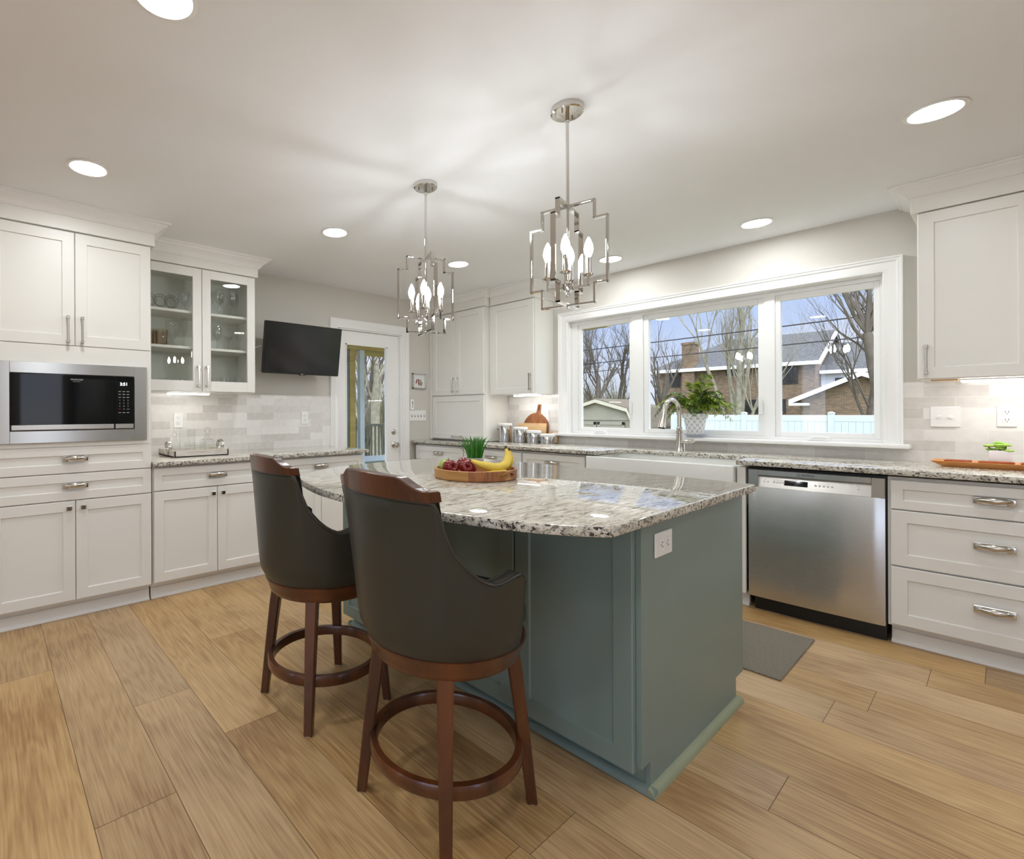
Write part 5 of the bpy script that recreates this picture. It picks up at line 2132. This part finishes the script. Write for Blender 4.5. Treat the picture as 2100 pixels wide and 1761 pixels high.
dl = [(3.017, .185, 'recessed ceiling light at the right, above the dishwasher'), (.402, 2.876, 'recessed ceiling light above the tall microwave cabinet'), (.41, 1.553, 'recessed ceiling light cut off at the top left of the photo'), (3.901, 1.028, 'recessed ceiling light just above the right side of the window'), (1.846, 2.868, 'recessed ceiling light between the glass cabinet and the farther pendant'), (3.038, 2.852, 'recessed ceiling light in front of the corner cabinet'), (3.901, 2.004, 'recessed ceiling light half behind the nearest pendant cage'),
      (-2.0, 2.6, 'added fill downlight near the left wall behind the camera'), (3.1, -1.9, 'added fill downlight over the far end of the window wall behind the camera'), (.3, -2.3, 'added fill downlight beside the front wall behind the camera'),  # unseen lamps behind the camera, added as frontal fill
      (.41, .20, 'recessed ceiling light overhead behind the camera'), (1.75, -1.0, 'added fill downlight behind the camera to the right'), (-1.2, .9, 'added fill downlight behind the camera to the left'), (-1.2, -1.4, 'added fill downlight at the far corner behind the camera')]  # the overhead one continues the visible row, the others are added fill
d0 = downlight()
for i, (x, y, lb) in enumerate(dl):
    o_ = d0 if i == 0 else copy_tree(d0)
    o_.location = (x, y, HC)
    o_['label'] = lb
    o_['group'] = 'recessed ceiling lights'


# ------------------------------------------------------------------ outdoors
GZ = -.75
struct(MB().box(XB + .3, 120, -60, 120, GZ - .3, GZ).box(-40, XB + .3, YA + .3, 120, GZ - .3, GZ).build('ground', M['lawn'], smooth=0))
# the white vinyl fence
FE = thing('vinyl_fence', 'white vinyl privacy fence with capped posts across the yard', 'fence', (18, 0, GZ))
yp = [7.09 - 2.02 * i for i in range(6)]
for i, y in enumerate(yp):
    MB().box(-.064, .064, y - .064, y + .064, 0, 1.88, .006).prism([(y - .075, 1.88), (y + .075, 1.88), (y + .07, 1.905), (y + .02, 1.935), (y - .02, 1.935), (y - .07, 1.905)], -.075, .075, 'x', .004).build('post', M['vinyl'], FE)
for a, b in zip(yp[:-1], yp[1:]):
    p = MB()
    n_ = 13
    for q in range(n_):
        ya_ = a - .064 + (b - a + .128) * q / n_
        yb_ = a - .064 + (b - a + .128) * (q + 1) / n_
        p.box(-.02, .02, yb_ + .002, ya_ - .002, .08, 1.72)
    pn = p.box(-.028, .028, b + .06, a - .06, 1.66, 1.84, .008).box(-.028, .028, b + .06, a - .06, .05, .2, .008).build('fence_panel', M['vinyl'], FE)
for x0, x1 in ((.06, 2.2), (2.2, 4.4)):
    MB().box(x0, x1, 7.05, 7.09, .08, 1.80 - .1 * x0).build('fence_panel', M['vinyl'], FE)
WF = thing('wooden_fence', 'dark weathered board fence left of the white fence', 'fence', (19.4, 0, GZ))
p = MB()
for q in range(40):
    p.box(-.02, .02, 7.25 + q * .15, 7.39 + q * .15, 0, 1.86 + .03 * ((q * 7) % 3))
p.build('boards', plain('weathered_boards', s(96, 84, 48), .9, var=.25, vscale=4), WF, smooth=0)
MB().box(.02, .07, 7.2, 13.3, .4, .5).box(.02, .07, 7.2, 13.3, 1.4, 1.5).build('rails', M['barkd'], WF, smooth=0)

# brick house over the fence
HS = thing('brick_house', 'two-storey tan brick house with grey roof beyond the white fence', 'house', (42, 0, GZ))
ez = 4.42 - GZ
MB().box(0, 9, 7.9, 17.8, 0, ez).build('wall', M['brickx'], HS, smooth=0)
MB().prism([(0, ez), (9, ez), (4.5, ez + 2.25)], 7.9, 8.0, 'y').build('gable_wall', M['bricky'], HS, smooth=0)
rv = [(-.5, 7.6, ez - .1), (-.5, 18.3, ez - .1), (9.5, 18.3, ez - .1), (9.5, 7.6, ez - .1), (4.5, 7.6, ez + 2.35), (4.5, 13.9, ez + 2.35)]
MB().add(rv + [(x, y, z + .14) for x, y, z in rv], [(0, 4, 5, 1), (1, 5, 2), (2, 5, 4, 3), (6, 7, 11, 10), (7, 8, 11), (8, 9, 10, 11), (0, 1, 7, 6), (1, 2, 8, 7), (2, 3, 9, 8), (3, 4, 10, 9), (4, 0, 6, 10)]).build('roof', M['shingle'], HS, smooth=0)
MB().box(-.62, -.48, 7.5, 18.4, ez - .22, ez + .02).build('gutter', M['siding'], HS, smooth=0)
b_ = MB()
for sg in (-1, 1):
    x_e = -.55 if sg < 0 else 9.55
    b_.add([(x_e, 7.52, ez - .25), (4.5, 7.52, ez + 2.2), (4.5, 7.52, ez + 2.5), (x_e, 7.52, ez + .04), (x_e, 7.62, ez - .25), (4.5, 7.62, ez + 2.2), (4.5, 7.62, ez + 2.5), (x_e, 7.62, ez + .04)], [(0, 1, 2, 3), (4, 5, 6, 7), (0, 1, 5, 4), (2, 3, 7, 6), (1, 2, 6, 5), (0, 3, 7, 4)])
b_.build('bargeboard', M['siding'], HS, smooth=0)
MB().box(3.9, 5.1, 7.84, 7.92, ez + .35, ez + 1.35).build('louvre', M['black'], HS, smooth=0)
MB().box(-.45, .5, 14.9, 15.75, 0, ez + 2.0).box(-.5, .55, 14.85, 15.8, ez + 1.85, ez + 2.02).build('chimney', M['brickx'], HS, smooth=0)


def hwin(y0, y1, z0, z1, nx, nz, par=HS, x=-.02):
    z0, z1 = z0 - GZ, z1 - GZ
    f = MB()
    for a in ((y0 - .06, y1 + .06, z0 - .06, z0), (y0 - .06, y1 + .06, z1, z1 + .06), (y0 - .06, y0, z0, z1), (y1, y1 + .06, z0, z1)):
        f.box(x - .04, x + .03, *a)
    for i in range(1, nx):
        yy = y0 + (y1 - y0) * i / nx
        f.box(x - .03, x + .02, yy - .02, yy + .02, z0, z1)
    for i in range(1, nz):
        zz = z0 + (z1 - z0) * i / nz
        f.box(x - .03, x + .02, y0, y1, zz - .02, zz + .02)
    fo = f.build('window', M['black'], par, smooth=0)
    MB().box(x - .012, x + .012, y0, y1, z0, z1).build('pane', M['darkwin'], fo, smooth=0)


hwin(16.1, 16.75, 3.14, 4.1, 3, 4)
hwin(8.85, 9.7, 3.07, 4.1, 4, 4)
hwin(9.5, 12.5, 1.1, 1.95, 4, 1)
hwin(12.35, 12.9, 3.85, 4.1, 2, 1)
WG = thing('house_wing', 'low house wing with white siding between the brick house and the gabled garage', 'house', (43.5, 0, GZ))
w_ = 3.8 - GZ
b_ = MB()
for q in range(22):
    b_.prism([(-.02, q * .2), (-.045, q * .2), (-.02, q * .2 + .2)], -4, 7.88, 'y')
b_.box(-.02, 6, -4, 7.88, 0, w_).build('siding_wall', M['siding'], WG, smooth=0)
MB().add([(-.5, -4.3, w_ - .05), (-.5, 7.86, w_ - .05), (4, 7.86, w_ + 2.1), (4, -4.3, w_ + 2.1), (-.5, -4.3, w_ + .08), (-.5, 7.86, w_ + .08), (4, 7.86, w_ + 2.25), (4, -4.3, w_ + 2.25)], [(0, 1, 2, 3), (4, 5, 6, 7), (0, 1, 5, 4), (1, 2, 6, 5), (2, 3, 7, 6), (3, 0, 4, 7)]).build('roof', M['shingle'], WG, smooth=0)
MB().box(-.62, -.48, -4.3, 7.86, w_ - .16, w_ + .06).build('gutter', M['siding'], WG, smooth=0)
hwin(6.0, 7.1, 2.95, 3.3, 2, 1, WG, -.05)
GR = thing('brick_garage', 'low brick garage with a white-edged gable roof behind the white fence', 'garage', (38, 0, GZ))
MB().prism([(2.4, 0), (7.85, 0), (7.85, 1.85 - GZ), (5.08, 3.12 - GZ), (2.4, 1.9 - GZ)], 0, 3.4, 'x').build('wall', M['brickx'], GR, smooth=0)
b_ = MB()
for a, b in (((8.25, 1.72 - GZ), (5.08, 3.22 - GZ)), ((1.9, 1.72 - GZ), (5.08, 3.22 - GZ))):
    b_.prism([a, b, (b[0], b[1] + .12), (a[0], a[1] + .12)], -.45, 3.5, 'x')
b_.build('roof', M['shingle'], GR, smooth=0)
b_ = MB()
for a, b in (((8.3, 1.60 - GZ), (5.08, 3.12 - GZ)), ((1.85, 1.60 - GZ), (5.08, 3.12 - GZ))):
    b_.prism([a, b, (b[0], b[1] + .27), (a[0], a[1] + .27)], -.52, -.44, 'x')
b_.box(-.5, 0.05, 7.4, 8.3, 1.52 - GZ, 1.66 - GZ)
b_.build('bargeboard', M['siding'], GR, smooth=0)

# garden shed
SD = thing('garden_shed', 'small grey-green gambrel roofed shed with double doors in the yard', 'shed', (16, 8.7, GZ))
out = [(-1.2, 0), (1.2, 0), (1.2, 1.45), (1.0, 1.98), (0, 2.27), (-1.0, 1.98), (-1.2, 1.45)]
sw = MB().prism(out, 0, 2.6, 'x')
for i in range(12):
    y = -1.1 + i * .2
    sw.box(-.008, .002, y - .012, y + .012, 0, 1.5)
sw.build('wall', M['shed'], SD, smooth=0)
b_ = MB()
rl = [(-1.32, 1.38), (-1.05, 2.03), (0, 2.34), (1.05, 2.03), (1.32, 1.38)]
for a, b in zip(rl[:-1], rl[1:]):
    b_.prism([a, b, (b[0], b[1] + .06), (a[0], a[1] + .06)], -.12, 2.7, 'x')
b_.build('roof', M['shedr'], SD, smooth=0)
b_ = MB()
for a, b in zip(rl[:-1], rl[1:]):
    b_.prism([(a[0], a[1] - .08), (b[0], b[1] - .08), (b[0], b[1] + .03), (a[0], a[1] + .03)], -.15, -.11, 'x')
b_.build('bargeboard', M['shedt'], SD, smooth=0)
for y0, y1 in ((-.95, -.02), (.02, .95)):
    f = MB().box(-.03, .01, y0, y1, .1, 1.62)
    for a in ((y0, y0 + .09, .1, 1.62), (y1 - .09, y1, .1, 1.62), (y0, y1, .1, .2), (y0, y1, 1.52, 1.62)):
        f.box(-.045, -.02, *a)
    f.build('door', M['shed'], SD, smooth=0)
MB().box(-.03, .01, -1.2, 1.2, 1.68, 1.76).build('trim_board', M['shed'], SD, smooth=0)


# trees
def tree_parts(seed, height, r0, forks, depth=4, spread=.5, lean=(0, 0)):
    rd = random.Random(seed)
    big, twig = MB(), MB()

    def branch(p, d, ln_, r, lv):
        n = 5 if lv < 2 else 3
        pts, rs_ = [p], [r]
        q = Vector(p)
        dd = Vector(d)
        for i in range(n):
            dd = (dd + Vector((rd.uniform(-1, 1), rd.uniform(-1, 1), rd.uniform(-.3, .7))) * (.10 + .06 * lv)).normalized()
            q = q + dd * ln_ / n
            pts.append(q.copy())
            rs_.append(r * (1 - .55 * (i + 1) / n))
        (big if lv < 2 else twig).tube(pts, rs_, 7 if lv == 0 else (5 if lv < 3 else 3), cap=False)
        if lv >= depth:
            return
        m_ = forks if lv == 0 else rd.randint(3, 5)
        for k_ in range(m_):
            i = rd.randint(max(1, n // 2), n) if lv == 0 else rd.randint(1, n)
            az = rd.uniform(0, 2 * pi)
            ax = Vector((cos(az), sin(az), 0))
            nd = (dd + ax * rd.uniform(spread * .5, spread * 1.4) + Vector((0, 0, .1))).normalized()
            branch(pts[i], nd, ln_ * rd.uniform(.5, .78), rs_[i] * rd.uniform(.5, .75), lv + 1)
    branch(Vector((0, 0, 0)), Vector((lean[0], lean[1], 1)).normalized(), height * .42, r0, 0)
    return big, twig


def tree(label, loc, seed, height, r0, forks=4, depth=4, spread=.5, bark='bark', group=None, lean=(0, 0)):
    Tt = thing('bare_tree', label, 'tree', loc, 0, group)
    a, b = tree_parts(seed, height, r0, forks, depth, spread, lean)
    a.build('trunk', M[bark], Tt, smooth=60)
    b.build('twigs', M['barkd'], Tt, smooth=60)
    return Tt


# the big tree in the yard: several stems rising from the base
BT = thing('bare_tree', 'large bare tree with several grey stems in front of the brick house', 'tree', (27, 7.9, GZ))
stems = [((0, 0, 0), (.05, .06, 1), 9, .19, 31), ((.05, .1, .5), (.0, .36, 1), 9, .115, 32), ((0, -.05, .6), (.0, -.15, 1), 9, .13, 33), ((0, -.15, .3), (-.1, -.40, 1), 8.0, .075, 34), ((0, 0, 1.1), (.1, .14, 1), 9, .10, 35)]
a_, b2_ = MB(), MB()
for o0, dv_, hh_, rr_, sd_ in stems:
    p, q = tree_parts(sd_, hh_ * 1.25, rr_, 4, 4, .42, dv_[:2])
    for src, dst in ((p, a_), (q, b2_)):
        dst.add([(x + o0[0], y + o0[1], z + o0[2]) for x, y, z in src.v], src.f)
a_.build('trunk', M['bark'], BT, smooth=60)
b2_.build('twigs', M['bark'], BT, smooth=60)
spots = [(24, 13.2, 41, 9, .16, 'slender bare tree at the left edge of the narrow left window pane'), (30, 15.2, 42, 9, .2, 'bare tree behind the shed at the right of the left window pane'), (34, 19.5, 43, 10, .22, 'bare tree far beyond the shed'),
         (38, 20.5, 44, 11, .25, 'bare tree rising beyond the left end of the brick house'), (30, 12.6, 45, 9.5, .17, 'bare tree just right of the left mullion of the window'), (52, 18, 46, 12, .25, 'bare tree behind the hipped end of the brick roof'),
         (54, 6, 47, 11, .25, 'dense bare tree behind the white sided wing'), (53, 3.0, 48, 12, .26, 'bare tree above the garage roof'), (50, -.5, 49, 11, .25, 'bare tree at the far right behind the garage'),
         (20.5, 2.7, 50, 8, .10, 'thin pole-like tree in front of the garage'), (15, 1.2, 51, 9, .2, 'near leaning trunk crossing the top right of the right window pane')]
for x, y, sd_, hh_, rr_, lb in spots:
    tree(lb, (x, y, GZ), sd_, hh_, rr_, 5, 4 if x < 40 else 4, .5, 'barkd', 'bare winter trees', (0, .28) if sd_ == 51 else (0, 0))
# trees seen through the glazed door
for x, y, sd_, hh_, rr_, lb in ((11.6, 15.2, 61, 9, .24, 'olive-brown trunk filling the right of the door glass'), (13.5, 19, 62, 10, .2, 'bare tree in the middle of the door glass'), (14.5, 22, 63, 11, .2, 'bare tree far behind the porch railing'), (10.3, 14.5, 64, 9, .12, 'thin bare tree left in the door glass')):
    tree(lb, (x, y, GZ), sd_, hh_, rr_, 6, 4, .5, 'bark', 'bare winter trees')
# brush along the back of the yards
rb_ = random.Random(8)
bm_ = MB()
for i in range(9000):
    if i % 3 < 2:      # beyond the window, left of the house
        x = rb_.uniform(27, 50)
        y = x * rb_.uniform(.47, .68)
    else:              # beyond the porch
        y = rb_.uniform(17, 38)
        x = y * rb_.uniform(.58, .86)
    h = rb_.uniform(1.4, 3.2) * (1 + .5 * (rb_.random() < .2))
    w0 = rb_.uniform(.02, .07)
    dx, dy = rb_.uniform(-.9, .9), rb_.uniform(-.9, .9)
    a = rb_.uniform(0, pi)
    ux, uy = cos(a) * w0, sin(a) * w0
    bm_.add([(x - ux, y - uy, GZ), (x + ux, y + uy, GZ), (x + uy, y - ux, GZ), (x + dx, y + dy, GZ + h)], [(0, 1, 3), (1, 2, 3), (2, 0, 3)])
for i in range(200):
    if i % 3:
        x = rb_.uniform(32, 52)
        y = x * rb_.uniform(.47, .68)
    else:
        y = rb_.uniform(22, 40)
        x = y * rb_.uniform(.58, .86)
    bm_.sphere((x, y, GZ + .4), 1.0, 8, 5, (rb_.uniform(.8, 1.8), rb_.uniform(.8, 1.8), rb_.uniform(.7, 1.9)))
o_ = bm_.build('brush', M['brush'], smooth=0)
tag(o_, 'tangled grey-brown winter brush along the back of the yards', 'brush', None, 'stuff')
# wires
PL = thing('power_line', 'black overhead wires crossing the sky outside the window', 'wires', (17, 0, GZ))
for za, zb_, r in ((3.86, 3.50, .018), (3.30, 3.08, .016), (5.35, 4.75, .008), (3.02, 2.72, .012), (2.72, 2.42, .012)):
    if za > 3.1 or True:
        ya_, yb_ = (-9, 30) if za > 3.1 else (7.6, 30)
        pts = []
        for i in range(13):
            u = i / 12
            pts.append((0, ya_ + (yb_ - ya_) * u, za + (zb_ - za) * u * (39 / 39) - GZ - .25 * sin(pi * u)))
        MB().tube(pts, r, 6).build('wire', M['wire'], PL)
for y in (-9, 30, 7.62):
    MB().lathe([(.13, 0), (.10, 7.0 if y != 7.62 else 1.7)], 12, (0, y, 0)).build('pole', M['barkd'], PL) if y != 7.62 else None

# porch behind the glazed door
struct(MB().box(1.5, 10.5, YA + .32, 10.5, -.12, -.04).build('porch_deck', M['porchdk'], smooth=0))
PO = thing('open_porch', 'pale and honey-coloured porch posts and beam outside the glazed door', 'porch', (0, 0, -.04))
MB().box(4.98, 5.07, 6.96, 7.05, 0, 2.75).build('post', M['porchgrey'], PO, smooth=0)
MB().box(4.77, 4.88, 6.96, 7.05, 0, 2.75).build('post', M['porchwood'], PO, smooth=0)
MB().box(2.2, 6.6, 6.9, 7.1, 2.32, 2.75).build('beam', M['porchwood'], PO, smooth=0)
MB().box(1.5, 8.6, YA + .32, 10.7, 2.75, 2.85).build('porch_ceiling', M['porchwood'], PO, smooth=0)  # lengthened beyond the beam to keep skylight off the deck
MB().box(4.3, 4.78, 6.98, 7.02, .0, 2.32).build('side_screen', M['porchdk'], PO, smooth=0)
RL = thing('porch_railing', 'grey porch railing with square balusters seen through the door glass', 'railing', (0, 10.3, -.04))
MB().box(3.5, 10.4, -.04, .04, .90, .96, .005).build('top_rail', M['railpaint'], RL)
MB().box(3.5, 10.4, -.025, .025, .0, .14).build('bottom_rail', M['porchgrey'], RL, smooth=0)
for i in range(56):
    x = 3.6 + i * .121
    MB().box(x - .018, x + .018, -.018, .018, .14, .90).build('baluster', M['railpaint'], RL, smooth=0)


# the refrigerator opposite the microwave, seen only as a reflection in its glass
RF = thing('refrigerator', 'stainless refrigerator with two long handles mirrored in the microwave glass', 'refrigerator', (1.62, -2.42, 0))
MB().box(-.455, .455, -.74, -.03, .03, 1.78, .004).box(-.42, .42, -.70, -.06, 0, .05).build('body', M['black'], RF)
for x0, x1, xh in ((-.455, -.003, -.055), (.003, .455, .055)):
    d = MB().box(x0, x1, -.03, .03, .74, 1.775, .006).build('door', M['steel'], RF)
    MB().tube([(xh, .03, .86), (xh, .075, .875), (xh, .078, 1.3), (xh, .075, 1.665), (xh, .03, 1.68)], .013, 10).build('handle', M['steel_l'], d)
d = MB().box(-.455, .455, -.03, .03, .06, .732, .006).build('freezer_drawer', M['steel'], RF)
MB().tube([(-.36, .03, .64), (-.35, .075, .64), (.35, .075, .64), (.36, .03, .64)], .013, 10).build('handle', M['steel_l'], d)
